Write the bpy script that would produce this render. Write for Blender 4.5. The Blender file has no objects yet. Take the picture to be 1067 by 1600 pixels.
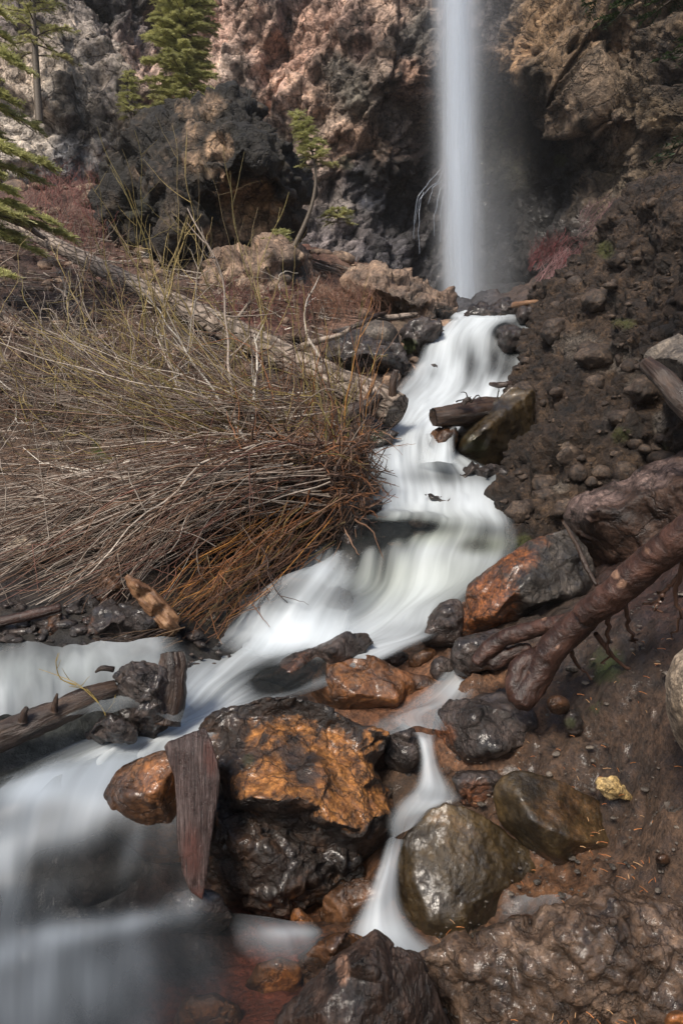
import bpy, math, random
import numpy as np
from mathutils import Vector
from mathutils.geometry import delaunay_2d_cdt

R = math.radians
sc = bpy.context.scene
C = sc.collection

# ---------------------------------------------------------------- camera, sky, sun, exposure
FPX = 1050.0                                   # focal length in pixels of the 1600 px tall photograph
PITCH = R(8.0)
CAM = np.array([0.0, 0.0, 1.6])
cam_data = bpy.data.cameras.new('camera')
cam = bpy.data.objects.new('camera', cam_data)
C.objects.link(cam)
cam.location = CAM
cam.rotation_euler = (math.pi / 2 - PITCH, 0, 0)
cam_data.sensor_fit = 'VERTICAL'
cam_data.sensor_height = 36
cam_data.lens = 36 * FPX / 1600
cam_data.clip_start = 0.02
cam_data.clip_end = 500
cam_data.dof.use_dof = True
cam_data.dof.focus_distance = 3.3
cam_data.dof.aperture_fstop = 8.0
sc.camera = cam

SUN_EL, SUN_AZ = R(50), R(-150)                 # azimuth measured from +Y towards +X: behind the camera, from the left
world = bpy.data.worlds.new('World')
sc.world = world
world.use_nodes = True
wn = world.node_tree
sky = wn.nodes.new('ShaderNodeTexSky')
sky.sky_type = 'NISHITA'
sky.sun_disc = False
sky.sun_elevation = SUN_EL
sky.sun_rotation = SUN_AZ
sky.air_density = 1.0
sky.dust_density = 3.0
sky.ozone_density = 1.0
bgn = wn.nodes['Background']
wn.links.new(sky.outputs[0], bgn.inputs[0])
bgn.inputs[1].default_value = 0.088
sun_d = bpy.data.lights.new('sun', 'SUN')
sun_d.energy = 2.7
sun_d.angle = R(17)
sun_d.color = (1.0, 0.91, 0.8)
sun = bpy.data.objects.new('sun', sun_d)
C.objects.link(sun)
_d = Vector((math.sin(SUN_AZ) * math.cos(SUN_EL), math.cos(SUN_AZ) * math.cos(SUN_EL), math.sin(SUN_EL)))
sun.rotation_euler = _d.to_track_quat('Z', 'Y').to_euler()
sc.view_settings.view_transform = 'Standard'
sc.view_settings.look = 'None'
sc.view_settings.gamma = 1.0
sc.view_settings.exposure = 0.70
sc.render.engine = 'CYCLES'
sc.cycles.transparent_max_bounces = 24
sc.cycles.max_bounces = 6
sc.cycles.volume_bounces = 3
sc.cycles.use_denoising = True

# ---------------------------------------------------------------- pixel ray helpers
_U = np.array([0, math.sin(PITCH), math.cos(PITCH)])
_Fw = np.array([0, math.cos(PITCH), -math.sin(PITCH)])
_Rt = np.array([1.0, 0, 0])

def P(px, py, Y):
    """world point on the ray of photograph pixel (px, py) at distance Y along the world's Y axis"""
    px = np.asarray(px, float); py = np.asarray(py, float); Y = np.asarray(Y, float)
    u = (px - 533.5) / FPX; v = (800 - py) / FPX
    d = u[..., None] * _Rt + v[..., None] * _U + _Fw
    return CAM + d * (Y / d[..., 1])[..., None]

def proj(V):
    D = V - CAM
    z = np.maximum(D @ _Fw, 0.05)
    return 533.5 + FPX * (D @ _Rt) / z, 800 - FPX * (D @ _U) / z

# ---------------------------------------------------------------- noise (vectorised)
def _hash(ix, iy, iz, s):
    h = (ix.astype(np.int64) * 374761393 + iy.astype(np.int64) * 668265263 + iz.astype(np.int64) * 2147483647 + s * 1274126177) & 0xFFFFFFFF
    h = ((h ^ (h >> 13)) * 1274126177) & 0xFFFFFFFF
    h = ((h ^ (h >> 15)) * 2246822519) & 0xFFFFFFFF
    return (h ^ (h >> 16)) & 0xFFFFFFFF

def _rnd(ix, iy, iz, s):
    return _hash(ix, iy, iz, s) / 4294967295.0

def vnoise(p, seed=0):
    i = np.floor(p); f = p - i
    i = i.astype(np.int64); f = f * f * f * (f * (f * 6 - 15) + 10)
    r = 0
    for dx in (0, 1):
        wx = f[:, 0] if dx else 1 - f[:, 0]
        for dy in (0, 1):
            wy = f[:, 1] if dy else 1 - f[:, 1]
            for dz in (0, 1):
                wz = f[:, 2] if dz else 1 - f[:, 2]
                r = r + wx * wy * wz * _rnd(i[:, 0] + dx, i[:, 1] + dy, i[:, 2] + dz, seed)
    return r * 2 - 1

def fbm(p, octv=5, seed=0, gain=0.5, lac=2.03):
    a, s, t = 1.0, 0, 0
    p = p.copy()
    for o in range(octv):
        s = s + a * vnoise(p, seed + o * 17); t += a
        a *= gain; p = p * lac + 11.3
    return s / t

def ridged(p, octv=5, seed=0, gain=0.5):
    a, s, t = 1.0, 0, 0
    p = p.copy()
    for o in range(octv):
        s = s + a * (1 - 2 * np.abs(vnoise(p, seed + o * 31))); t += a
        a *= gain; p = p * 2.1 + 7.7
    return s / t

def worley(p, seed=0):
    """F1, F2, three random numbers of the nearest cell, offset from its centre"""
    i = np.floor(p).astype(np.int64)
    n = len(p)
    f1 = np.full(n, 9.0); f2 = np.full(n, 9.0)
    rv = np.zeros((n, 3)); off = np.zeros((n, 3))
    for dx in (-1, 0, 1):
        for dy in (-1, 0, 1):
            for dz in (-1, 0, 1):
                cx, cy, cz = i[:, 0] + dx, i[:, 1] + dy, i[:, 2] + dz
                c = np.stack([cx + _rnd(cx, cy, cz, seed + 1), cy + _rnd(cx, cy, cz, seed + 2), cz + _rnd(cx, cy, cz, seed + 3)], 1)
                o = p - c
                d = np.sqrt((o * o).sum(1))
                m = d < f1
                f2 = np.where(m, f1, np.minimum(f2, d))
                f1 = np.where(m, d, f1)
                off[m] = o[m]
                rv[m] = np.stack([_rnd(cx, cy, cz, seed + 4), _rnd(cx, cy, cz, seed + 5), _rnd(cx, cy, cz, seed + 6)], 1)[m]
    return f1, f2, rv, off

def facets(p, seed=0):
    """chunky broken-rock relief, about -1..1"""
    q = p + 0.09 * np.stack([vnoise(p * 1.7, seed + 50), vnoise(p * 1.7, seed + 51), vnoise(p * 1.7, seed + 52)], 1)
    f1, f2, rv, off = worley(q, seed)
    g = (rv * 2 - 1)
    h = (g * off).sum(1) * 1.5 + (rv[:, 0] - 0.5) * 0.5
    crack = np.clip((f2 - f1) / 0.07, 0, 1)
    return h * (0.6 + 0.4 * crack) - 0.18 * (1 - crack)

def bumps(p, seed=0):
    """rounded stones half sunk in a matrix, 0..1"""
    f1, f2, rv, off = worley(p, seed)
    r = 0.25 + 0.45 * rv[:, 1]
    return np.sqrt(np.maximum(0, 1 - (f1 / r) ** 2)) * r * (0.4 + rv[:, 2])

# ---------------------------------------------------------------- node helper
class NT:
    def __init__(s, name):
        s.m = bpy.data.materials.new(name); s.m.use_nodes = True
        s.t = s.m.node_tree; s.t.nodes.clear()
        s.out = s.t.nodes.new('ShaderNodeOutputMaterial')
    def n(s, typ, ins=None, **pr):
        nd = s.t.nodes.new('ShaderNode' + typ)
        for k, v in pr.items(): setattr(nd, k, v)
        for k, v in (ins or {}).items():
            if isinstance(v, bpy.types.NodeSocket): s.t.links.new(v, nd.inputs[k])
            elif v is not None: nd.inputs[k].default_value = v
        return nd
    def math(s, op, a, b=None, c=None, clamp=False):
        return s.n('Math', {0: a, 1: b, 2: c} if c is not None else {0: a, 1: b}, operation=op, use_clamp=clamp).outputs[0]
    def ramp(s, fac, stops, interp='LINEAR'):
        r = s.n('ValToRGB', {0: fac}); e = r.color_ramp.elements
        r.color_ramp.interpolation = interp
        while len(e) < len(stops): e.new(0.5)
        for x, (p, c) in zip(e, stops):
            x.position = p; x.color = (*c, 1) if len(c) == 3 else c
        return r.outputs[0]
    def mix(s, fac, a, b, mode='MIX'):
        r = s.n('Mix', data_type='RGBA', blend_type=mode)
        for i, v in ((0, fac), (6, a), (7, b)):
            if isinstance(v, bpy.types.NodeSocket): s.t.links.new(v, r.inputs[i])
            else: r.inputs[i].default_value = v if not isinstance(v, tuple) or len(v) == 4 else (*v, 1)
        return r.outputs[2]
    def noise(s, co, scale, detail=6, rough=0.6, dist=0.0):
        return s.n('TexNoise', {'Vector': co, 'Scale': scale, 'Detail': detail, 'Roughness': rough, 'Distortion': dist}).outputs[0]
    def maprange(s, v, a, b, c=0.0, d=1.0):
        return s.n('MapRange', {0: v, 1: a, 2: b, 3: c, 4: d}).outputs[0]
    def coords(s, stretch=None):
        o = s.n('TexCoord').outputs['Object']
        r = s.n('ObjectInfo').outputs['Random']
        v = s.n('VectorMath', {0: o, 1: s.n('CombineXYZ', {0: s.math('MULTIPLY', r, 37.0), 1: s.math('MULTIPLY', r, 91.0), 2: 0.0}).outputs[0]}, operation='ADD').outputs[0]
        if stretch: v = s.n('VectorMath', {0: v, 1: stretch}, operation='MULTIPLY').outputs[0]
        return v
    def bump(s, h, strength=1.0, dist=0.01, normal=None):
        return s.n('Bump', {'Height': h, 'Strength': strength, 'Distance': dist, 'Normal': normal}).outputs[0]

def hexc(h):
    c = [int(h[i:i + 2], 16) / 255 for i in (0, 2, 4)]
    return tuple(((x + 0.055) / 1.055) ** 2.4 if x > 0.04045 else x / 12.92 for x in c)

def rock_mat(name, cols, scale=4.0, rough=(0.15, 0.5), bump=0.012, fine=60.0, patch=None, moss=None, patchy=0.35, vcol=False, stretch=None, spec=0.5, strata=0.0, coat=0.0, pits=0.5, patch_scale=7.0, cracks=0.6, crack_scale=1.7, ripple=42.0, rip=0.004):
    """cols = dark, mid, light. Painted attributes: 'mask' R = patch, G = moss, B = dry"""
    k = NT(name)
    co = k.coords(stretch)
    n1 = k.noise(co, scale, 9, 0.62, 0.3)
    n2 = k.noise(co, scale * 4.3, 7, 0.7)
    n3 = k.noise(co, fine, 4, 0.7)
    v1 = k.n('TexVoronoi', {'Vector': co, 'Scale': scale * 3.1, 'Randomness': 1.0}, feature='F1').outputs[0]
    base = k.ramp(n1, [(0.3, cols[0]), (0.5, cols[1]), (0.68, cols[2])])
    if vcol:
        at = k.n('Attribute', attribute_name='tint').outputs[0]
        gr = k.ramp(n1, [(0.3, (0.42, 0.42, 0.42)), (0.5, (1, 1, 1)), (0.68, (1.5, 1.5, 1.5))])
        base = k.mix(1.0, at, gr, 'MULTIPLY')
    g2 = k.ramp(n2, [(0.34, (0.3, 0.29, 0.28)), (0.5, (1, 1, 1)), (0.66, (1.7, 1.65, 1.55))])
    base = k.mix(0.85, base, g2, 'MULTIPLY')
    g3 = k.ramp(n3, [(0.38, (0.5, 0.5, 0.5)), (0.6, (1.4, 1.4, 1.4))])
    base = k.mix(0.7, base, g3, 'MULTIPLY')
    wob_ = k.n('TexNoise', {'Vector': co, 'Scale': scale * 1.6, 'Detail': 5.0, 'Roughness': 0.65}).outputs[1]
    cco = k.n('VectorMath', {0: co, 1: k.n('VectorMath', {0: wob_, 'Scale': 0.75 / scale}, operation='SCALE').outputs[0]}, operation='ADD').outputs[0]
    ce = k.n('TexVoronoi', {'Vector': cco, 'Scale': scale * crack_scale}, feature='DISTANCE_TO_EDGE').outputs[0]
    cr = k.maprange(ce, 0.0, 0.05)
    base = k.mix(cracks, base, k.ramp(cr, [(0, (0.2, 0.19, 0.18)), (1, (1, 1, 1))]), 'MULTIPLY')
    ma = k.n('SeparateColor', {0: k.n('Attribute', attribute_name='mask').outputs[0]})
    rg = k.maprange(n2, 0.3, 0.7, rough[0], rough[1])
    if patch:
        w = k.math('ADD', ma.outputs[0], k.math('MULTIPLY', k.math('SUBTRACT', k.noise(co, patch_scale, 10, 0.68, 0.5), 0.5), patchy * 4))
        w = k.math('MULTIPLY', k.maprange(w, 0.28, 0.72), k.maprange(cr, 0.0, 1.0, 0.25, 1.0))
        pc = k.ramp(k.noise(co, scale * 5, 6, 0.7), [(0.3, patch[0]), (0.65, patch[1])])
        pc = k.mix(0.8, pc, g3, 'MULTIPLY')
        pc = k.mix(0.7, pc, g2, 'MULTIPLY')
        base = k.mix(w, base, pc)
        rg = k.n('Mix', {0: w, 2: rg, 3: 0.5}).outputs[0]
    if moss:
        w = k.math('ADD', ma.outputs[1], k.math('MULTIPLY', k.math('SUBTRACT', k.noise(co, 9, 8, 0.7), 0.5), 1.2))
        w = k.maprange(w, 0.45, 0.8, 0.0, 0.8)
        base = k.mix(w, base, k.mix(n3, moss, tuple(x * 1.8 for x in moss)))
        rg = k.n('Mix', {0: w, 2: rg, 3: 0.85}).outputs[0]
    rg = k.n('Mix', {0: ma.outputs[2], 2: rg, 3: 0.85}).outputs[0]
    h = k.math('MULTIPLY', n2, 1.0)
    h = k.math('ADD', h, k.math('MULTIPLY', n3, 0.28))
    h = k.math('ADD', h, k.math('MULTIPLY', v1, pits))
    h = k.math('ADD', h, k.math('MULTIPLY', cr, cracks * 0.35))
    b = k.bump(h, 1.0, bump)
    pr = {'Base Color': base, 'Roughness': rg, 'Normal': b, 'Specular IOR Level': spec}
    if coat:                                       # a film of water: its own gently rippled surface
        cw = k.math('MULTIPLY', k.maprange(k.noise(co, scale * 2.2, 8, 0.7), 0.43, 0.6, 0.0, 0.9), coat)
        pr.update({'Coat Weight': k.math('MULTIPLY', cw, k.math('SUBTRACT', 1.0, ma.outputs[2]), clamp=True), 'Coat Roughness': 0.09, 'Coat IOR': 1.5, 'Coat Normal': k.bump(k.noise(co, ripple, 5, 0.6), 1.0, rip)})
    p = k.n('BsdfPrincipled', pr)
    k.t.links.new(p.outputs[0], k.out.inputs[0])
    return k.m

def wood_mat(name, c0, c1, c2, rough=(0.5, 0.85), bump=0.006, su=14.0, sv=1.2, plates=0.0, patch=None):
    """grain runs along UV v (u = round the log, in metres; v = along it, in metres)"""
    k = NT(name)
    uv = k.n('UVMap').outputs[0]
    g = k.n('VectorMath', {0: uv, 1: (su, sv, 1)}, operation='MULTIPLY').outputs[0]
    co = k.coords()
    a = k.noise(g, 3.0, 8, 0.65, 0.6)
    b = k.noise(co, 9, 8, 0.65)
    f = k.noise(co, 90, 3, 0.7)
    m = k.math('ADD', k.math('MULTIPLY', a, 0.6), k.math('MULTIPLY', b, 0.4))
    base = k.ramp(m, [(0.36, c0), (0.5, c1), (0.64, c2)])
    h = k.math('ADD', a, k.math('MULTIPLY', f, 0.2))
    if plates:
        v = k.n('TexVoronoi', {'Vector': k.n('VectorMath', {0: uv, 1: (1, 0.35, 1)}, operation='MULTIPLY').outputs[0], 'Scale': plates}, feature='DISTANCE_TO_EDGE').outputs[0]
        e = k.maprange(v, 0.0, 0.14)
        base = k.mix(1.0, base, k.ramp(e, [(0, (0.35, 0.33, 0.3)), (1, (1.1, 1.1, 1.1))]), 'MULTIPLY')
        h = k.math('ADD', h, k.math('MULTIPLY', e, 0.9))
    if patch:
        ma = k.n('SeparateColor', {0: k.n('Attribute', attribute_name='mask').outputs[0]})
        w = k.maprange(k.math('ADD', ma.outputs[0], k.math('MULTIPLY', k.math('SUBTRACT', k.math('ADD', k.math('MULTIPLY', a, 0.7), k.math('MULTIPLY', b, 0.3)), 0.5), 3.2)), 0.35, 0.95, 0.0, 0.85)
        base = k.mix(w, base, patch)
    p = k.n('BsdfPrincipled', {'Base Color': k.mix(0.6, base, k.ramp(f, [(0.3, (0.6, 0.6, 0.6)), (0.65, (1.3, 1.3, 1.3))]), 'MULTIPLY'),
                               'Roughness': k.maprange(b, 0.3, 0.7, rough[0], rough[1]), 'Normal': k.bump(h, 1.0, bump)})
    k.t.links.new(p.outputs[0], k.out.inputs[0])
    return k.m

def twig_mat(name, rough=0.6):
    k = NT(name)
    at = k.n('Attribute', attribute_name='tint').outputs[0]
    n = k.noise(k.n('TexCoord').outputs['Object'], 45, 3, 0.6)
    c = k.mix(1.0, at, k.ramp(n, [(0.3, (0.6, 0.58, 0.55)), (0.7, (1.35, 1.35, 1.35))]), 'MULTIPLY')
    p = k.n('BsdfPrincipled', {'Base Color': c, 'Roughness': rough})
    k.t.links.new(p.outputs[0], k.out.inputs[0])
    return k.m

def leaf_mat(name, c0, c1):
    k = NT(name)
    n = k.noise(k.n('TexCoord').outputs['Object'], 2.5, 6, 0.7)
    at = k.n('Attribute', attribute_name='tint').outputs[0]
    c = k.mix(1.0, k.ramp(n, [(0.35, c0), (0.65, c1)]), at, 'MULTIPLY')
    d = k.n('BsdfPrincipled', {'Base Color': c, 'Roughness': 0.55})
    t = k.n('BsdfTranslucent', {'Color': c})
    m = k.n('MixShader', {0: 0.3, 1: d.outputs[0], 2: t.outputs[0]})
    k.t.links.new(m.outputs[0], k.out.inputs[0])
    return k.m

# ---------------------------------------------------------------- object helpers
ORG = {}
def make(name, V, F, mat, parent=None, attrs=None, uv=None, origin=None, smooth=True):
    """one mesh object from numpy vertices and faces (faces: (n,3) or (n,4) array, or a list of such arrays)"""
    V = np.asarray(V, float)
    Fs = F if isinstance(F, list) else [F]
    Fs = [np.asarray(f, np.int64) for f in Fs if len(f)]
    if origin is None:
        lo, hi = V.min(0), V.max(0)
        origin = np.array([(lo[0] + hi[0]) / 2, (lo[1] + hi[1]) / 2, lo[2]])
    me = bpy.data.meshes.new(name)
    me.vertices.add(len(V)); me.vertices.foreach_set('co', (V - origin).astype(np.float32).ravel())
    li = np.concatenate([f.ravel() for f in Fs]); tot = np.concatenate([np.full(len(f), f.shape[1]) for f in Fs])
    st = np.concatenate([[0], np.cumsum(tot)[:-1]])
    me.loops.add(len(li)); me.loops.foreach_set('vertex_index', li.astype(np.int32))
    me.polygons.add(len(tot)); me.polygons.foreach_set('loop_start', st.astype(np.int32))
    me.polygons.foreach_set('use_smooth', np.full(len(tot), bool(smooth)))
    for an, a in (attrs or {}).items():
        at = me.color_attributes.new(an, 'FLOAT_COLOR', 'POINT')
        a = np.asarray(a, float)
        if a.ndim == 1: a = np.stack([a, a, a], 1)
        at.data.foreach_set('color', np.concatenate([a, np.ones((len(a), 1))], 1).astype(np.float32).ravel())
    if uv is not None:
        u = me.uv_layers.new(name='UVMap')
        u.data.foreach_set('uv', np.asarray(uv)[li].astype(np.float32).ravel())
    me.materials.append(mat)
    me.update(); me.validate()
    o = bpy.data.objects.new(name, me); C.objects.link(o)
    ORG[o.name] = np.array(origin)
    if parent is not None:
        o.parent = parent; o.location = origin - ORG[parent.name]
    else: o.location = origin
    return o

def tag(o, label=None, cat=None, group=None, kind=None):
    if label: o['label'] = label
    if cat: o['category'] = cat
    if group: o['group'] = group
    if kind: o['kind'] = kind
    return o

def empty(name, loc):
    o = bpy.data.objects.new(name, None); C.objects.link(o)
    o.location = loc; o.empty_display_size = 0.1; ORG[o.name] = np.array(loc, float)
    return o

def vnormals(V, F):
    N = np.zeros_like(V)
    if F.shape[1] == 4: fn = np.cross(V[F[:, 2]] - V[F[:, 0]], V[F[:, 3]] - V[F[:, 1]])
    else: fn = np.cross(V[F[:, 1]] - V[F[:, 0]], V[F[:, 2]] - V[F[:, 0]])
    for k in range(F.shape[1]):
        for j in range(3): N[:, j] += np.bincount(F[:, k], fn[:, j], len(V))
    return N / np.maximum(np.linalg.norm(N, axis=1, keepdims=True), 1e-9)

def relax(V, F, it):
    if it <= 0: return V
    k = F.shape[1]
    a = np.concatenate([F[:, i] for i in range(k)] + [F[:, (i + 1) % k] for i in range(k)])
    b = np.concatenate([F[:, (i + 1) % k] for i in range(k)] + [F[:, i] for i in range(k)])
    cnt = np.maximum(np.bincount(a, minlength=len(V)), 1)[:, None]
    for _ in range(it):
        S = np.stack([np.bincount(a, V[b, j], len(V)) for j in range(3)], 1) / cnt
        V = V * 0.4 + S * 0.6
    return V

def remesh(V, F, voxel, sm=2):
    """fuse closed pieces into one evenly meshed surface"""
    me = bpy.data.meshes.new('tmp'); me.from_pydata([tuple(v) for v in V], [], [tuple(int(i) for i in f) for f in F]); me.update()
    o = bpy.data.objects.new('tmp', me); C.objects.link(o)
    m = o.modifiers.new('r', 'REMESH'); m.mode = 'VOXEL'; m.voxel_size = voxel
    dg = bpy.context.evaluated_depsgraph_get()
    e = bpy.data.meshes.new_from_object(o.evaluated_get(dg))
    n = len(e.vertices); v = np.empty(n * 3, np.float32); e.vertices.foreach_get('co', v)
    li = np.empty(len(e.loops), np.int32); e.loops.foreach_get('vertex_index', li)
    tot = np.empty(len(e.polygons), np.int32); e.polygons.foreach_get('loop_total', tot)
    v = v.reshape(-1, 3).astype(float)
    q = li.reshape(-1, 4) if (tot == 4).all() else np.array([list(p.vertices) if len(p.vertices) == 4 else list(p.vertices) + [p.vertices[-1]] for p in e.polygons])
    bpy.data.objects.remove(o); bpy.data.meshes.remove(me); bpy.data.meshes.remove(e)
    return relax(v, q, sm), q

def cage(outline, inner, Y0, thick, back=0.7, bulge=0.0):
    """closed solid from a pixel outline, inner depth points (px, py, dY) and a real thickness"""
    O = [(o[0], o[1], o[2] if len(o) > 2 else 0.0) for o in outline]
    I = list(inner)
    cx = sum(o[0] for o in O) / len(O); cy = sum(o[1] for o in O) / len(O)
    if bulge:
        for s, b in ((0.8, 0.55), (0.5, 0.9), (0.0, 1.0)):
            if s == 0: I.append((cx, cy, -bulge))
            else:
                for o in O[::2] if s < 0.6 else O: I.append((cx + (o[0] - cx) * s, cy + (o[1] - cy) * s, -bulge * b + o[2] * s))
    pts = O + I
    n = len(O)
    r = delaunay_2d_cdt([Vector((p[0], p[1])) for p in pts], [(i, (i + 1) % n) for i in range(n)], [], 1, 1e-6)
    vs, _, fs, ov = r[0], r[1], r[2], r[3]
    D = []
    for k, v in enumerate(vs):
        D.append(pts[ov[k][0]][2] if ov[k] else 0.0)
    px = np.array([v.x for v in vs]); py = np.array([v.y for v in vs]); D = np.array(D)
    V = [*P(px, py, Y0 + D)]
    F = [tuple(f) for f in fs]
    idx = {}
    for k, o in enumerate(ov):
        for i in o: idx[i] = k
    ring = [idx[i] for i in range(n)]
    prev = ring
    for sc_, t in ((1.0 - (1 - back) * 0.35, 0.55), (back, 1.0)):
        b0 = len(V)
        for i in range(n):
            o = O[i]
            f_ = Y0 / (Y0 + thick * t)            # keep world size constant with depth
            V.append(P(533.5 + (cx + (o[0] - cx) * sc_ - 533.5) * 1.0, cy + (o[1] - cy) * sc_, Y0 + o[2] * (1 - t) + thick * t))
        cur = list(range(b0, b0 + n))
        for i in range(n):
            j = (i + 1) % n
            F.append((prev[i], prev[j], cur[j], cur[i]))
        prev = cur
    V.append(P(cx, cy, Y0 + thick * 1.1)); c = len(V) - 1
    for i in range(n): F.append((prev[i], prev[(i + 1) % n], c))
    return np.array(V), F

def paint(V, blobs):
    """mask value from blobs (px, py, radius px, value, channel)"""
    m = np.zeros((len(V), 3))
    px, py = proj(V)
    for b in blobs:
        ch = b[4] if len(b) > 4 else 0
        rx, ry = b[2] if isinstance(b[2], tuple) else (b[2], b[2])
        w = np.exp(-(((px - b[0]) / rx) ** 2 + ((py - b[1]) / ry) ** 2) ** 1.5)
        m[:, ch] = np.maximum(m[:, ch], w * b[3]) if b[3] > 0 else m[:, ch] * (1 + b[3] * w)
    return m

def roughen(V, F, amp, scale, kind='mix', seed=0, fine=0.25):
    N = vnormals(V, F)
    if kind == 'round': d = fbm(V * scale, 5, seed) * amp + bumps(V * scale * 7, seed) * amp * .22 + fbm(V * scale * 6, 3, seed + 3) * amp * .12
    elif kind == 'facet': d = facets(V * scale, seed) * amp * 0.8 + facets(V * scale * 2.6, seed + 9) * amp * 0.4 + fbm(V * scale * 5, 4, seed) * amp * fine
    elif kind == 'rubble': d = bumps(V * scale, seed) * amp * 1.4 + bumps(V * scale * 2.7, seed + 5) * amp * 0.8 + facets(V * scale * 1.5, seed) * amp * 0.6 + fbm(V * scale * 6, 3, seed) * amp * 0.5
    else: d = facets(V * scale, seed) * amp * 0.5 + fbm(V * scale * 1.5, 6, seed, 0.55) * amp
    return V + N * d[:, None]

def rock(name, label, outline, inner, Y0, thick, mat, amp=0.03, scale=3.0, kind='mix', voxel=None, sm=3, bulge=0.0, blobs=(), cat='rock', group=None, back=0.7, seed=None, fine=0.25, parent=None, top=False):
    V, F = cage(outline, inner, Y0, thick, back, bulge)
    voxel = voxel or Y0 / FPX * 3.2
    V, Q = remesh(V, F, voxel, sm)
    seed = seed if seed is not None else int(abs(outline[0][0]) * 7 + outline[0][1])
    V = roughen(V, Q, amp, scale, kind, seed, fine)
    mk_ = paint(V, blobs)
    if top: mk_[:, 0] *= np.clip((vnormals(V, Q)[:, 2] + .05) / .45, 0, 1)       # stain sits on faces that look up
    o = make(name, V, Q, mat, parent, {'mask': mk_})
    if parent is None: tag(o, label, cat, group)
    elif label: o['label'] = label
    return o

# tubes -----------------------------------------------------------
def spline(pts, n):
    """Catmull-Rom through pts (k, d) sampled at n points"""
    p = np.asarray(pts, float)
    if len(p) == 2: return p[0] + (p[1] - p[0]) * np.linspace(0, 1, n)[:, None]
    e = np.concatenate([[2 * p[0] - p[1]], p, [2 * p[-1] - p[-2]]])
    t = np.linspace(0, len(p) - 1 - 1e-9, n); i = t.astype(int); f = (t - i)[:, None]
    a, b, c, d = e[i], e[i + 1], e[i + 2], e[i + 3]
    return 0.5 * ((2 * b) + (c - a) * f + (2 * a - 5 * b + 4 * c - d) * f ** 2 + (3 * b - a - 3 * c + d) * f ** 3)

class Tubes:
    def __init__(s): s.V = []; s.F = []; s.T = []; s.UV = []; s.n = 0
    def add(s, pts, rad, sides=4, col=(1, 1, 1), cap=False):
        pts = np.asarray(pts, float); n = len(pts)
        rad = np.broadcast_to(np.asarray(rad, float), (n,)) if np.ndim(rad) == 0 or len(rad) == n else np.interp(np.linspace(0, 1, n), np.linspace(0, 1, len(rad)), rad)
        t = np.gradient(pts, axis=0); t /= np.maximum(np.linalg.norm(t, axis=1, keepdims=True), 1e-9)
        up = np.array([0.0, 0.0, 1.0]) if abs(t[:, 2]).mean() < 0.8 else np.array([0.0, 1.0, 0.0])
        a = np.cross(t, up); a /= np.maximum(np.linalg.norm(a, axis=1, keepdims=True), 1e-9)
        b = np.cross(a, t)
        ang = np.linspace(0, 2 * np.pi, sides, endpoint=False)
        ring = pts[:, None, :] + rad[:, None, None] * (np.cos(ang)[None, :, None] * a[:, None, :] + np.sin(ang)[None, :, None] * b[:, None, :])
        s.V.append(ring.reshape(-1, 3))
        i = np.arange(n - 1)[:, None] * sides; j = np.arange(sides)[None, :]; k = (j + 1) % sides
        q = np.stack([i + j, i + k, i + sides + k, i + sides + j], -1).reshape(-1, 4) + s.n
        s.F.append(q)
        L = np.concatenate([[0], np.cumsum(np.linalg.norm(np.diff(pts, axis=0), axis=1))])
        s.UV.append(np.stack([np.tile(ang * rad.mean(), n), np.repeat(L, sides)], 1))
        s.T.append(np.tile(np.asarray(col, float), (n * sides, 1)))
        s.n += n * sides
        if cap:
            for e, r0 in ((0, 0), (n - 1, (n - 1) * sides)):
                s.V.append(pts[e][None]); s.T.append(np.asarray(col, float)[None]); s.UV.append(np.array([[0, L[e]]]))
                c = s.n; s.n += 1; b0 = c - (n * sides) - (1 if e else 0)
                jj = np.arange(sides)
                x = b0 + r0 + jj; y = b0 + r0 + (jj + 1) % sides
                s.F.append(np.stack([np.full(sides, c), y, x, x], 1) if e == 0 else np.stack([np.full(sides, c), x, y, y], 1))
    def build(s, name, mat, parent=None, origin=None):
        V = np.concatenate(s.V); F = np.concatenate(s.F)
        return make(name, V, F, mat, parent, {'tint': np.concatenate(s.T)}, np.concatenate(s.UV), origin)

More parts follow.
